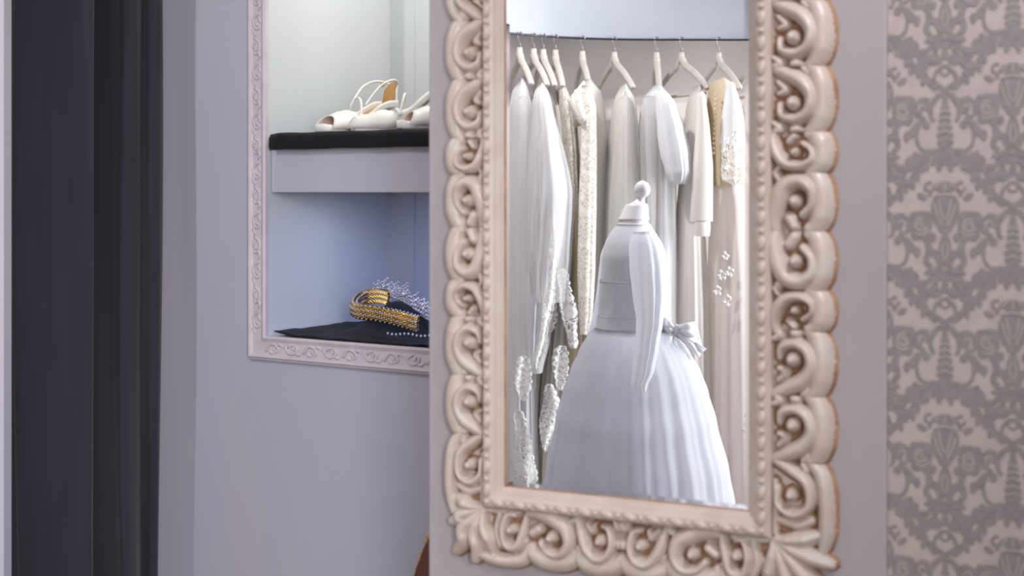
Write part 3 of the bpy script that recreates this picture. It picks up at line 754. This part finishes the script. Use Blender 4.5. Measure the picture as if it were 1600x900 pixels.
# centre line of the band: an arch lying tilted on the cloth
cl = bez([Nv(606, 466, .22), Nv(590, 463, .22), Nv(566, 467, .20), Nv(553, 478, .15), Nv(558, 486, .10), Nv(590, 490, .06), Nv(625, 498, .05), Nv(652, 506, .06)], 10)
m = MB(); rows = []; wv = Vector((0.12, -.25, 1)).normalized(); hw = .0195; gems = []
for i, p in enumerate(cl):
    t = (cl[min(i + 1, len(cl) - 1)] - cl[max(i - 1, 0)]).normalized(); nn = t.cross(wv).normalized(); r = []
    for k in range(9):
        a = lerp(-1, 1, k / 8); r.append(p + wv * (hw * a) + nn * (.006 * (1 - a * a)))
    rows.append(r)
    for k in range(6):
        a = lerp(-.86, .86, (k + (.5 if i % 2 else 0)) / 5.5); gems.append((p + wv * (hw * a) + nn * (.006 * (1 - a * a) + .002), nn))
m.grid(rows); m.build('band', M_gold, hb, off=hb0, solid=.004)
for nm, mat, sel in (('crystals', M_gem, 0), ('gold_studs', M_gold, 1)):
    m = MB()
    for i, (p, nn) in enumerate(gems):
        for sg in (1,):
            if (i * 7 + i // 6) % 2 == sel: m.ell(p, (.0031, .0031, .0031), 6, 4); m.ell(p - nn * .010, (.003, .003, .003), 5, 4)
    o = m.build(nm, mat, hb, smooth=False, off=hb0); o['kind'] = 'stuff'

ti = empty('tiara', nw(nu_at(640, .14), .14, NB + .06), 0, 'silver crystal tiara of small leafy sprays behind the gold headband', 'tiara'); ti0 = parent_world(ti)
base = bez([Nv(592, 468, .27), Nv(620, 474, .24), Nv(645, 486, .19), Nv(672, 502, .15), Nv(700, 510, .13)], 8)
m = MB(); m.tube(base, .0022, 6); m.build('wire_band', M_silver, ti, off=ti0)
rnd = random.Random(3)
for i in range(0, len(base) - 2, 2):
    p = base[i]; hgt = lerp(.050, .026, i / len(base)) * rnd.uniform(.75, 1.15); m = MB(); tips = []
    lean = Vector((rnd.uniform(-.25, .1), rnd.uniform(-.2, .2), 1)).normalized()
    m.tube([p, p + lean * hgt * .5, p + lean * hgt + Vector((rnd.uniform(-.006, .006), 0, 0))], .0009, 5)
    tips.append(p + lean * hgt)
    for k in range(6):
        f = lerp(.25, .95, k / 5); q0 = p + lean * hgt * f; d = Vector((1 if k % 2 else -1, rnd.uniform(-.5, .5), rnd.uniform(.4, 1))).normalized() * hgt * .34
        m.tube([q0, q0 + d], .0008, 5); tips.append(q0 + d); tips.append(q0 + d * .5)
    sp = m.build('spray', M_silver, ti, off=ti0)
    m = MB()
    for t in tips: m.ell(t, (.0034, .0028, .0034), 6, 4)
    m.build('crystals', M_gem, sp, off=ti0, smooth=False)['kind'] = 'stuff'

# small crystal chain at the cloth's front edge
m = MB()
for i in range(14):
    f = i / 13; p = Nv(lerp(606, 690, f), lerp(521, 526, f) + 1.2 * sin(i), -.008); p.z = max(p.z, NB + .012); m.ell(p, (.0028, .0028, .0028), 6, 4)
tag(m.build('crystal_chain', M_gem, smooth=False), 'short crystal chain along the front edge of the niche cloth', 'chain')

# ================================================================== CHAIR BEHIND THE WALL EDGE
ch = empty('upholstered_chair', (X(655, 3.14) + .165, 3.14 - .165 * math.tan(.5), 0), -.5, 'brown upholstered chair with frayed gold braid, peeking out behind mirror wall', 'chair')
zt = CH - (832 - HZ) * 3.14 / F
back = [(-.222, zt - .19), (-.195, zt - .11), (-.181, zt - .068), (-.1666, zt - .0325), (-.146, zt + .006), (-.09, zt + .04), (0, zt + .05), (.1, zt + .04), (.165, zt + .012), (.19, zt - .065), (.2, zt - .16), (.2, .42), (-.22, .42)]
m = MB(); n_ = len(back); m.add([(x_, -.02, z_) for x_, z_ in back] + [(x_, .02, z_) for x_, z_ in back], [list(range(n_)), list(range(n_, 2 * n_))[::-1]] + [(i, n_ + i, n_ + (i + 1) % n_, (i + 1) % n_) for i in range(n_)])
bk = flip_fix(m.build('backrest', M_leather, ch, smooth=False))
m = MB(); cpts = bez([(x_, -.012, z_) for x_, z_ in back[:11]], 8); rb = random.Random(5)
m.tube(cpts, [.006 + rb.uniform(-.003, .004) for _ in cpts], 7); m.build('braid', M_braid, bk)
m = MB(); m.box((-.19, -.22, .38), (.19, -.02, .45)); m.build('seat', M_leather, ch, smooth=False)
for sx in (-.165, .165):
    for sy in (-.2, 0):
        m = MB(); m.tube([(sx, sy, .39), (sx * 1.03, sy, .2), (sx * 1.06, sy, 0)], [.02, .017, .013], 8); m.build('leg', M_sole, ch)

# ================================================================== WHAT THE MIRROR SHOWS: rail, hangers, dresses
m = MB(); m.tube(rail_v, .0038, 8); tag(m.build('clothes_rail', M_rail, virtual=True), 'thin dark curved clothes rail that the gowns hang from', 'rail')
def railY(px):
    b = min(rail_v, key=lambda p: abs(800 + F * p.x / p.y - px)); return b.y
def vroot(name, px, label, cat, group=None):
    Y = railY(px); p = refl(Vector(((px - 800) * Y / F, Y, 0))); return empty(name, p, 0, label, cat, group)
HW = .19
def hanger(px, dx, label, bar=False):
    """dx: how far right (px) of the hook the near arm ends"""
    Y = railY(px); h = V(px, HZ - RH * F / Y, Y); e = Vector((dx * (Y - .18) / F + 0, -sqrt(max(.001, HW ** 2 - (dx * Y / F) ** 2)), 0))
    # keep the arm at its own length, near end toward the mirror
    root = vroot('clothes_hanger', px, label, 'hanger', 'hangers on the rail')
    zc = h.z - .088
    c = Vector((h.x, h.y, zc)); m = MB()
    arm = [c - e + Vector((0, 0, -.112)), c - e * .93 + Vector((0, 0, -.098)), c - e * .5 + Vector((0, 0, -.045)), c - e * .15 + Vector((0, 0, -.012)), c + Vector((0, 0, .030)), ]
    arm2 = [c + e * .15 + Vector((0, 0, -.012)), c + e * .5 + Vector((0, 0, -.045)), c + e * .93 + Vector((0, 0, -.098)), c + e + Vector((0, 0, -.112))]
    m.tube(bez([arm[0], arm[1], arm[2], arm[3], c + Vector((0, 0, .014)), arm2[0], arm2[1], arm2[2], arm2[3]], 5), rads(41, lambda f: .0095 + .0045 * (1 - abs(2 * f - 1)) ** .6), 8)
    m.tube([c + Vector((0, 0, .0)), c + Vector((0, 0, .040))], [.0135, .0105], 10)
    m.build('shoulder_bar', M_wood, root, virtual=True)
    m = MB(); r_ = .012; hk = [c + Vector((0, 0, .038)), c + Vector((.001, 0, .055)), c + Vector((-.008, 0, .068))] + [h + Vector((-.0085 * cos(a), .0, .001 + .0085 * sin(a))) for a in [i * pi / 6 for i in range(0, 8)]]
    m.tube(hk, .0026, 6); m.build('hook', M_steel, root, virtual=True)
    if bar:
        m = MB(); m.tube([c - e * .9 + Vector((0, 0, -.125)), c + e * .9 + Vector((0, 0, -.125))], .006, 8); m.build('trouser_bar', M_wood, root, virtual=True)
    return c, e
HG = [(812, 18, 'pale hanger at the curtain end of the rail, hook hidden by frame'), (834, 20, 'second hanger from the left end of the rail'), (849, 16, 'third hanger from the left, pressed against its neighbours'), (868, 9, 'fourth hanger from the left, nearly edge-on above cream lace'),
      (910, 7, 'edge-on hanger inside the open lace collar'), (960, 24, 'hanger with both arms showing, above plain ivory tulle gown'), (1026, -4, 'edge-on hanger above the puff-sleeved gown'),
      (1065, 32, 'hanger with a trouser bar, turned to show its whole triangle'), (1123, 22, 'hanger carrying the buttoned tan and lace gown'), (1181, 24, 'hanger at the right end of the rail, cut by frame')]
for i, (px, dx, lb) in enumerate(HG): hanger(px, dx, lb, bar=i in (7, 9))

def loft(tab, Yc, mat, folds=9, amp=.12, seed=0, slope=0, n=120, rowsN=44, drift=0, scallop=0, virtual=True, cap=0):
    """tab rows: (py, xl, xr, half depth). Closed cloth loft whose outline, seen in the mirror, follows the table.
    drift: how much nearer the lower end hangs; scallop: wavy lace outline in px"""
    m = MB(); rows = []; y0 = tab[0][0]; y1 = tab[-1][0]
    rn = random.Random(seed); ph = [rn.uniform(0, 6.28) for _ in range(8)]
    if scallop: rowsN = max(rowsN, 40)
    for j in range(rowsN):
        f = j / (rowsN - 1); py = lerp(y0, y1, f); xl = interp(tab, py, 1); xr = interp(tab, py, 2); dp = interp(tab, py, 3)
        if scallop:
            ee = min(1, f * 8, (1 - f) * 8) * .8 + .2; mid = (xl + xr) / 2; xl = mid - (mid - xl) * ee; xr = mid + (xr - mid) * ee
            xl += scallop * abs(sin(py * .34 + ph[5])) - scallop * .5 + scallop * sin(py * .11 + ph[4]); xr += -scallop * abs(sin(py * .31 + ph[6])) + scallop * .5 + scallop * sin(py * .09 + ph[7])
        if cap and f < .07:
            e = .3 + .7 * sqrt(1 - (1 - f / .07) ** 2); mid = (xl + xr) / 2; xl = mid - (mid - xl) * e; xr = mid + (xr - mid) * e; dp *= .6 + .4 * e
        if cap: g = min(1, max(0, f - .12) * 2.2); xl -= 7 * g; xr += 5 * g
        Yj = Yc - drift * f; c = V((xl + xr) / 2, py, Yj); t = (xr - xl) / 2 * Yj / F; r = []
        A = amp * min(1, .15 + f * 1.6)
        for i in range(n):
            a = 2 * pi * i / n; wv = a + .35 * sin(2 * a + ph[4]) + .2 * sin(3 * a + ph[5])
            e1 = .6 + .4 * sin(2 * a + ph[6] + f); e2 = .5 + .5 * sin(3 * a + ph[7] - f * 1.3)
            w_ = 1 + A * (.6 * e1 * sin(folds * wv + ph[0] + .5 * sin(3 * f + ph[1])) + .32 * e2 * sin(int(folds * 1.9) * wv + ph[2] + f * 1.5) + .22 * e1 * e2 * sin(int(folds * 3.1) * wv + ph[3] - f * 2) - .45)
            dy = dp * sin(a) * w_
            r.append(Vector((c.x + t * cos(a) * min(w_, 1.02) + slope * dy, c.y + dy, c.z)))
        rows.append(r)
    m.grid(rows, closed=True)
    k = len(m.v); top = rows[0]; cen = sum(top, Vector()) / n; m.v.append(cen)
    for i in range(n): m.f.append([i, k, (i + 1) % n][::-1]); m.mi.append(0)
    return m
def sheet(tab, Y, seed, scallop=2.5, n=10, rowsN=44):
    """single draped layer of lace with a scalloped outline"""
    m = MB(); rows = []; rn = random.Random(seed); ph = [rn.uniform(0, 6.28) for _ in range(6)]; y0, y1 = tab[0][0], tab[-1][0]
    for j in range(rowsN):
        f = j / (rowsN - 1); py = lerp(y0, y1, f); xl = interp(tab, py, 1); xr = interp(tab, py, 2); mid = (xl + xr) / 2
        ee = sqrt(max(0.0, 1 - max(0, 1 - min(f, 1 - f) * 7) ** 2)) * .8 + .2
        xl = mid - (mid - xl) * ee - .6 * scallop * (abs(sin(py * .30 + ph[0])) - .5) + scallop * .7 * sin(py * .09 + ph[1]); xr = mid + (xr - mid) * ee + scallop * (abs(sin(py * .27 + ph[2])) - .5) + scallop * .7 * sin(py * .08 + ph[3])
        rows.append([V(lerp(xl, xr, i / n), py, Y + .006 * sin(i * .7 + ph[4] + f * 3)) for i in range(n + 1)])
    m.grid(rows); return m
def dress(name, px, label):
    return vroot(name, px, label, 'dress', 'wedding gowns on the rail')
R = 5.15
def veil(tab, Yc, seed, parent, folds=11):
    loft([(p, a - 2, b + 2, d_ + .012) for p, a, b, d_ in tab], Yc, C_sheer, folds, .2, seed, n=140, rowsN=44, cap=1).build('sheer_overlay', C_sheer, parent, virtual=True)
# D0
d = dress('wedding_dress', 818, 'white tulle gown with lace hem, at the far left of the rail')
loft([(126, 798, 832, .14), (150, 796, 838, .16), (200, 795, 838, .17), (350, 794, 834, .16), (500, 794, 834, .18), (640, 797, 836, .2), (760, 797, 839, .22), (868, 795, 842, .24)], 5.22, C_white, 9, .10, 1, cap=1).build('gown', C_white, d, virtual=True)
veil([(150, 797, 836, .16), (300, 795, 846, .17), (450, 795, 840, .18), (600, 797, 834, .19)], 5.2, 31, d)
for tb in ([(556, 806, 828, .01), (600, 806, 829, .012), (628, 812, 825, .01)], [(640, 804, 818, .01), (690, 804, 830, .012), (720, 803, 836, .012), (760, 803, 840, .012)]):
    sheet(tb, 5.0, int(tb[0][0])).build('lace_border', C_lace_w, d, virtual=True, solid=.002)
# D1 long veil-like gown ending above the floor
d = dress('wedding_dress', 846, 'white tulle gown whose lace-edged veil ends in a point above the floor')
loft([(132, 834, 857, .12), (160, 832, 862, .15), (220, 830, 874, .16), (300, 828, 888, .15), (360, 826, 884, .12), (420, 826, 874, .1), (480, 824, 864, .08), (530, 826, 855, .06), (582, 830, 843, .04)], 5.06, C_white, 10, .13, 2, cap=1).build('gown', C_white, d, virtual=True)
veil([(146, 832, 860, .14), (300, 828, 892, .16), (400, 830, 886, .13), (470, 838, 880, .1)], 5.05, 34, d)
sheet([(320, 856, 868, .008), (360, 858, 870, .009), (420, 858, 870, .009), (480, 850, 864, .008), (530, 842, 855, .008), (578, 832, 844, .007)], 4.93, 6, 2, rowsN=70).build('lace_border', C_lace_w, d, virtual=True, solid=.002)
# D2
d = dress('wedding_dress', 862, 'ivory tulle gown with scattered lace panels, third from the left')
loft([(130, 858, 870, .12), (200, 864, 884, .15), (320, 870, 900, .16), (440, 868, 896, .17), (520, 852, 900, .2), (640, 846, 888, .22), (760, 842, 884, .24), (868, 838, 890, .25)], 5.30, C_ivory, 10, .14, 3, cap=1).build('gown', C_ivory, d, virtual=True)
for tb, Yv in (([(420, 868, 888, .01), (455, 872, 894, .012), (500, 880, 902, .01), (545, 888, 905, .008)], 5.0), ([(600, 850, 868, .01), (640, 846, 878, .012), (680, 843, 868, .012), (706, 846, 856, .008)], 4.98), ([(540, 866, 884, .008), (580, 864, 890, .01), (610, 868, 880, .008)], 5.0), ([(446, 856, 870, .008), (490, 852, 872, .01), (520, 848, 862, .008)], 5.04)):
    sheet(tb, Yv, int(tb[0][0]), 3).build('lace_panel', C_lace_w, d, virtual=True, solid=.002)
# D3
d = dress('wedding_dress', 876, 'cream lace gown with tan lining, narrow between white tulle and open collar')
loft([(138, 872, 884, .12), (165, 873, 893, .15), (240, 880, 900, .15), (320, 888, 903, .14), (420, 890, 908, .14), (520, 884, 910, .16), (700, 880, 910, .2), (868, 880, 915, .22)], 5.22, C_cream, 6, .12, 4, cap=1).build('gown', C_cream, d, virtual=True)
loft([(140, 871, 886, .125), (165, 872, 895, .155), (240, 879, 902, .155), (330, 887, 904, .145)], 5.215, C_lace_i, 6, .1, 4).build('lace_overlay', C_lace_i, d, virtual=True)
# D4
d = dress('wedding_dress', 914, 'ivory guipure lace gown with open collar and long lace sleeve')
loft([(126, 900, 936, .12), (150, 896, 944, .15), (220, 896, 950, .16), (320, 902, 954, .15), (500, 900, 948, .18), (700, 892, 950, .22), (868, 888, 955, .24)], 5.26, C_ivory, 9, .14, 5, cap=1).build('gown', C_ivory, d, virtual=True)
loft([(134, 904, 924, .03), (170, 908, 932, .035), (240, 907, 933, .035), (320, 904, 933, .035), (420, 902, 931, .035), (480, 903, 928, .03), (522, 906, 922, .024)], 5.02, C_lace_i, 5, .1, 6).build('sleeve', C_lace_i, d, virtual=True)
loft([(136, 905, 923, .027), (170, 909, 931, .03), (240, 908, 932, .03), (320, 905, 932, .03), (420, 903, 930, .03), (480, 904, 927, .026), (520, 907, 921, .02)], 5.03, C_satin, 5, .1, 6).build('sleeve_lining', C_satin, d, virtual=True)
m = MB(); rows = []
for (xa, ya, xb, yb) in ((893, 150, 912, 126), (890, 160, 915, 134), (893, 172, 916, 146), (900, 184, 917, 158), (906, 192, 918, 172), (909, 195, 917, 184)):
    rows.append([V(lerp(xa, xb, k / 4), lerp(ya, yb, k / 4), 5.0 + .04 * (k / 4 - .5) ** 2 - .03 * sin(k)) for k in range(5)])
m.grid(rows); co = m.build('collar', C_lace_i, d, virtual=True, solid=.006)
m = MB(); m.grid([[V(lerp(897, 914, k / 3), lerp(ya, ya - 6, k / 3), 5.06) for k in range(4)] for ya in (140, 160, 180, 200)]); m.build('collar_lining', C_tan, co, virtual=True, solid=.004, off=parent_world(d))
# D5
d = dress('wedding_dress', 972, 'plain ivory tulle gown behind the mannequin\'s knob')
loft([(134, 962, 986, .13), (160, 957, 994, .16), (240, 951, 1000, .17), (320, 945, 1004, .17), (500, 936, 1010, .2), (700, 930, 1015, .22), (868, 925, 1020, .24)], 5.20, C_ivory, 12, .13, 7, cap=1).build('gown', C_ivory, d, virtual=True)
veil([(146, 958, 990, .16), (300, 946, 1002, .18), (600, 932, 1012, .21), (868, 925, 1020, .25)], 5.19, 32, d)
# D6
d = dress('wedding_dress', 1024, 'white gown with big sheer puff sleeves, right of the mannequin\'s knob')
loft([(134, 1008, 1046, .12), (160, 1000, 1052, .16), (240, 998, 1052, .17), (320, 1004, 1050, .16), (500, 1000, 1056, .2), (700, 996, 1060, .22), (868, 992, 1064, .24)], 5.24, C_white, 10, .13, 8, cap=1).build('gown', C_white, d, virtual=True)
veil([(146, 1002, 1050, .15), (300, 1000, 1054, .18), (600, 996, 1060, .21), (868, 992, 1066, .25)], 5.22, 33, d)
loft([(140, 1020, 1042, .03), (165, 1024, 1058, .05), (200, 1030, 1067, .06), (240, 1038, 1074, .065), (268, 1046, 1075, .06), (282, 1052, 1070, .04), (288, 1056, 1066, .02)], 5.02, C_white, 8, .22, 9, cap=1).build('puff_sleeve', C_white, d, virtual=True)
loft([(150, 1004, 1022, .02), (200, 999, 1024, .03), (300, 1001, 1026, .035), (420, 1006, 1024, .03)], 5.02, C_sheer, 6, .2, 10, n=60).build('sheer_panel', C_sheer, d, virtual=True)
# D7
d = dress('wedding_dress', 1082, 'plain ivory satin gown with a long narrow cuffed sleeve')
loft([(136, 1076, 1100, .12), (170, 1072, 1105, .14), (220, 1067, 1106, .15), (280, 1062, 1104, .14), (340, 1058, 1098, .14), (500, 1054, 1104, .18), (700, 1050, 1108, .2), (868, 1046, 1112, .22)], 5.22, C_satin, 7, .14, 11, cap=1).build('gown', C_satin, d, virtual=True)
loft([(142, 1088, 1102, .02), (200, 1090, 1107, .025), (260, 1090, 1109, .028), (320, 1087, 1109, .028), (346, 1085, 1109, .026)], 5.00, C_satin, 4, .08, 12, n=60, cap=1).build('sleeve', C_satin, d, virtual=True)
loft([(344, 1083, 1110, .03), (357, 1083, 1110, .03), (369, 1084, 1109, .028)], 5.00, C_satin, 3, .03, 13, n=48, rowsN=8).build('cuff', C_satin, d, virtual=True)
# D8
d = dress('wedding_dress', 1132, 'gown with buttoned tan back, white lace bodice and blush tulle skirt')
loft([(124, 1110, 1140, .11), (150, 1107, 1146, .14), (220, 1110, 1150, .14), (290, 1112, 1160, .14)], 5.22, C_tan, 6, .08, 14, cap=1).build('bodice', C_tan, d, virtual=True)
sk = loft([(282, 1111, 1162, .13), (340, 1109, 1174, .16), (430, 1106, 1184, .19), (600, 1100, 1194, .22), (760, 1096, 1202, .25), (868, 1094, 1206, .26)], 5.22, C_blush, 13, .11, 15).build('skirt', C_blush, d, virtual=True)
loft([(128, 1134, 1148, .03), (165, 1134, 1155, .04), (200, 1134, 1159, .04), (225, 1130, 1163, .04)], 5.06, C_white, 5, .08, 16, n=60, cap=1).build('cap_sleeve', C_white, d, virtual=True)
lb_ = loft([(205, 1132, 1161, .035), (235, 1127, 1166, .045), (262, 1124, 1168, .045), (280, 1128, 1166, .04), (290, 1138, 1158, .03)], 5.05, C_lace_w, 5, .1, 17, n=60, scallop=2).build('lace_bodice', C_lace_w, d, virtual=True)
for i in range(13):
    m = MB(); m.ell(V(1119 - i * .35, 148 + i * 7.6, 5.065), (.0055, .0055, .0055), 8, 6); m.build('button', M_button, d, virtual=True)
def applique(parent, spots, Y, seed):
    rn = random.Random(seed)
    for (px, py, sz) in spots:
        m = MB(); c = V(px, py, Y)
        pts = []
        for k in range(9): a = k * .9; r_ = sz * (1 - k / 11); pts.append(c + Vector((r_ * cos(a), 0, r_ * sin(a) * 1.3)))
        m.tube(bez(pts, 4), .0028, 5)
        for k in range(5):
            a = k * 1.256 + rn.random(); m.ell(c + Vector((sz * 1.1 * cos(a), -.001, sz * 1.5 * sin(a))), (.008, .003, .006), 8, 5, Matrix.Rotation(a, 3, 'Y'))
        m.build('lace_applique', C_satin, parent, virtual=True)
applique(d, [(1128, 430, .010), (1140, 425, .009), (1121, 455, .009), (1136, 470, .011), (1133, 400, .007)], 4.985, 1)
applique(d, [(1172, 655, .016), (1170, 675, .018), (1178, 690, .016), (1182, 665, .012), (1178, 760, .013), (1180, 775, .015), (1176, 788, .014)], 4.97, 2)
# D9
d = dress('wedding_dress', 1178, 'white gown with lace sleeve at the right end of the rail')
loft([(148, 1158, 1200, .1), (200, 1152, 1206, .12), (320, 1150, 1214, .12), (600, 1150, 1240, .14), (868, 1150, 1250, .15)], 5.46, C_satin, 8, .12, 18, cap=1).build('gown', C_satin, d, virtual=True)
loft([(196, 1176, 1188, .02), (225, 1170, 1190, .03), (265, 1166, 1188, .03), (275, 1170, 1186, .02)], 5.2, C_lace_i, 4, .1, 19, n=48, rowsN=14).build('lace_sleeve', C_lace_i, d, virtual=True)

# ---- mannequin
MZ = 4.3
pm = refl(Vector((X(992, MZ), MZ, 0)))
man = empty('dress_form', pm, 0, 'white child-size dress form with a round wooden knob on its neck', 'mannequin')
def turned(tab, n=32):
    """lathe from rows (py, cx, half width px)"""
    m = MB(); rows = []
    for py, cx, hw_ in tab:
        c = V(cx, py, MZ); r_ = hw_ * MZ / F; rows.append([Vector((c.x + r_ * cos(2 * pi * i / n), c.y + r_ * sin(2 * pi * i / n), c.z)) for i in range(n)])
    m.grid(rows, closed=True); m.f.append(list(range(n))); m.mi.append(0); m.f.append([(len(rows) - 1) * n + i for i in range(n)][::-1]); m.mi.append(0); return m
fin = turned([(282, 1003.5, 2)] + [(296 - 13.5 * cos(a), 1003.5, 12.8 * sin(a)) for a in [lerp(.25, 2.55, i / 12) for i in range(13)]] + [(309, 1002, 6), (313, 1000, 7.5), (317, 997, 11), (319, 996, 15), (320.5, 996, 15)])
flip_fix(fin.build('knob', M_mann, man, virtual=True))
flip_fix(turned([(319, 995, 17), (322, 994.5, 18.5), (338, 991.5, 22.5), (341, 990.5, 24), (343, 990, 24.5), (344, 990, 23), (362, 990, 24), (372, 990, 30)]).build('neck_cap', M_mann, man, virtual=True))
bt = [(342, 970, 1011, .045), (350, 965, 1015, .055), (358, 959, 1019, .068), (368, 952, 1026, .085), (382, 946, 1034, .102), (400, 942, 1040, .112), (430, 941, 1043, .105), (470, 940, 1043, .095), (514, 938, 1043, .09), (560, 935, 1046, .10)]
loft(bt, MZ, M_mann, 3, 0, 1, n=48, rowsN=24).build('torso', M_mann, man, virtual=True)
m = MB(); m.tube([V(990, 550, MZ), Vector((V(990, 550, MZ).x, MZ, .03))], .018, 12); m.build('stand_pole', M_steel, man, virtual=True)
m = MB(); c = V(990, 600, MZ); m.tube([Vector((c.x, MZ, .03)), Vector((c.x, MZ, .0))], [.14, .16], 24); m.build('stand_foot', M_steel, man, virtual=True)

gd = empty('flower_girl_dress', pm, 0, 'white long-sleeved tulle dress with satin bow worn by the dress form', 'dress')
def bod(e): return [(p, a - e, b + e, d_ + e * MZ / F) for p, a, b, d_ in bt]
loft([(350, 963.5, 1016.5, .058), (358, 957.5, 1020.5, .071), (368, 950.5, 1027.5, .088), (382, 944, 1036, .106), (400, 939.5, 1042, .116), (430, 938.5, 1046, .11), (440, 938, 1046, .108)], MZ, C_sheer, 4, .02, 2, n=64, rowsN=20).build('sheer_yoke', C_sparkle, gd, virtual=True)
loft([(437, 937, 1047, .111), (470, 935, 1048, .103), (500, 933, 1047, .098), (516, 931, 1047, .098)], MZ, C_pure_in, 5, .05, 3, n=80, rowsN=16).build('bodice', C_pure_in, gd, virtual=True)
loft([(436.5, 937, 1046.8, .111), (438, 936.6, 1047.2, .1115), (439.5, 937, 1046.8, .111)], MZ, C_pure_satin, 3, 0, 3, n=48, rowsN=5).build('neckline_piping', C_pure_satin, gd, virtual=True)
loft([(493, 933, 1048, .1), (503, 932, 1049, .101), (516, 930.5, 1050, .102)], MZ, C_pure_satin, 6, .03, 4, n=80, rowsN=10).build('sash', C_pure_satin, gd, virtual=True)
skt = [(512, 930, 1049, .11), (520, 919, 1057, .15), (550, 903, 1078, .21), (578, 890, 1095, .25), (610, 878, 1107, .28), (656, 866, 1120, .33), (735, 851, 1140, .38), (785, 843, 1149, .41), (880, 828, 1165, .44), (985, 815, 1180, .46)]
loft(skt, MZ, C_pure, 16, .10, 21, n=220, rowsN=54).build('tulle_overskirt', C_pure, gd, virtual=True)
loft([(p, a + 2, b - 6, d_ * .93) for p, a, b, d_ in skt], MZ, C_pure, 9, .08, 25, n=200, rowsN=50).build('tulle_layer', C_pure, gd, virtual=True)
loft([(p, a + 8, b - 12, d_ * .86) for p, a, b, d_ in skt], MZ, C_pure_in, 7, .06, 22, n=140, rowsN=44).build('underskirt', C_pure_in, gd, virtual=True)
# near sleeve hanging down, empty
loft([(362, 990, 1018, .03), (372, 984, 1028, .045), (390, 982, 1036, .05), (420, 983, 1042, .05), (460, 987, 1044, .045), (500, 993, 1039, .04), (540, 991, 1032, .03), (580, 987, 1024, .022), (604, 984, 1013, .016), (612, 996, 1010, .010)], MZ - .13, C_sparkle, 7, .16, 23, n=120, rowsN=44, drift=.20).build('sleeve', C_sparkle, gd, virtual=True)
loft([(372, 948, 985, .04), (400, 938, 980, .05), (440, 934, 975, .045), (480, 929, 970, .04), (515, 920, 965, .035), (545, 914, 955, .03), (575, 912, 940, .02)], MZ + .13, C_sparkle, 6, .12, 24, n=80, rowsN=36, drift=-.17).build('sleeve', C_sparkle, gd, virtual=True)
# bow
bow = MB(); c = V(1056, 516, MZ - .06)
bow.ell(c, (.016, .02, .02), 12, 8); bw = bow.build('bow', C_pure_satin, gd, virtual=True)
def ribbon(pts, wid, name, Yoff=0):
    m = MB(); cpts = bez([V(px, py, MZ - .06 + dy) for px, py, dy in pts], 8); k = len(cpts); rows = []
    for i, p in enumerate(cpts):
        t = (cpts[min(i + 1, k - 1)] - cpts[max(i - 1, 0)]).normalized(); f = i / (k - 1); ww = wid(f) * MZ / F
        s_ = Vector((-t.z, 0, t.x)).normalized()
        rows.append([p + s_ * (ww * a) + Vector((0, -.010 * sin(a * 3 + f * 5), 0)) for a in (-1, -.6, -.2, .2, .6, 1)])
    m.grid(rows); return m.build(name, C_pure_satin, bw, virtual=True, solid=.003, off=parent_world(gd))
def bow_loop(x0, y0, x1, y1, h0, h1, skew):
    m = MB(); rows = []
    for i in range(25):
        f = i / 12; g = f if f <= 1 else 2 - f; dy = (-.03 if f <= 1 else .012) * sin(pi * min(g, .92)); hh = lerp(h0, h1, g ** .8); r = []
        for k in range(13):
            a = lerp(-1, 1, k / 12); r.append(V(lerp(x0, x1, g) + skew * a * g, lerp(y0, y1, g) + a * hh, MZ - .06 + dy - .008 * sin(a * 7 + g) * (1 - .6 * g)))
        rows.append(r)
    m.grid(rows); return m.build('bow_loop', C_pure_satin, bw, virtual=True, solid=.003, off=parent_world(gd))
bow_loop(1058, 515, 1092, 522, 5, 20, 5)
bow_loop(1054, 515, 1038, 512, 5, 15, -2)
ribbon([(1058, 522, -.01), (1074, 533, -.03), (1088, 544, -.03), (1097, 552, -.02)], lambda f: 4 + 5 * f, 'bow_tail')
ribbon([(1052, 522, -.01), (1047, 530, -.04), (1050, 545, -.05)], lambda f: 4 + 6 * f, 'bow_tail')
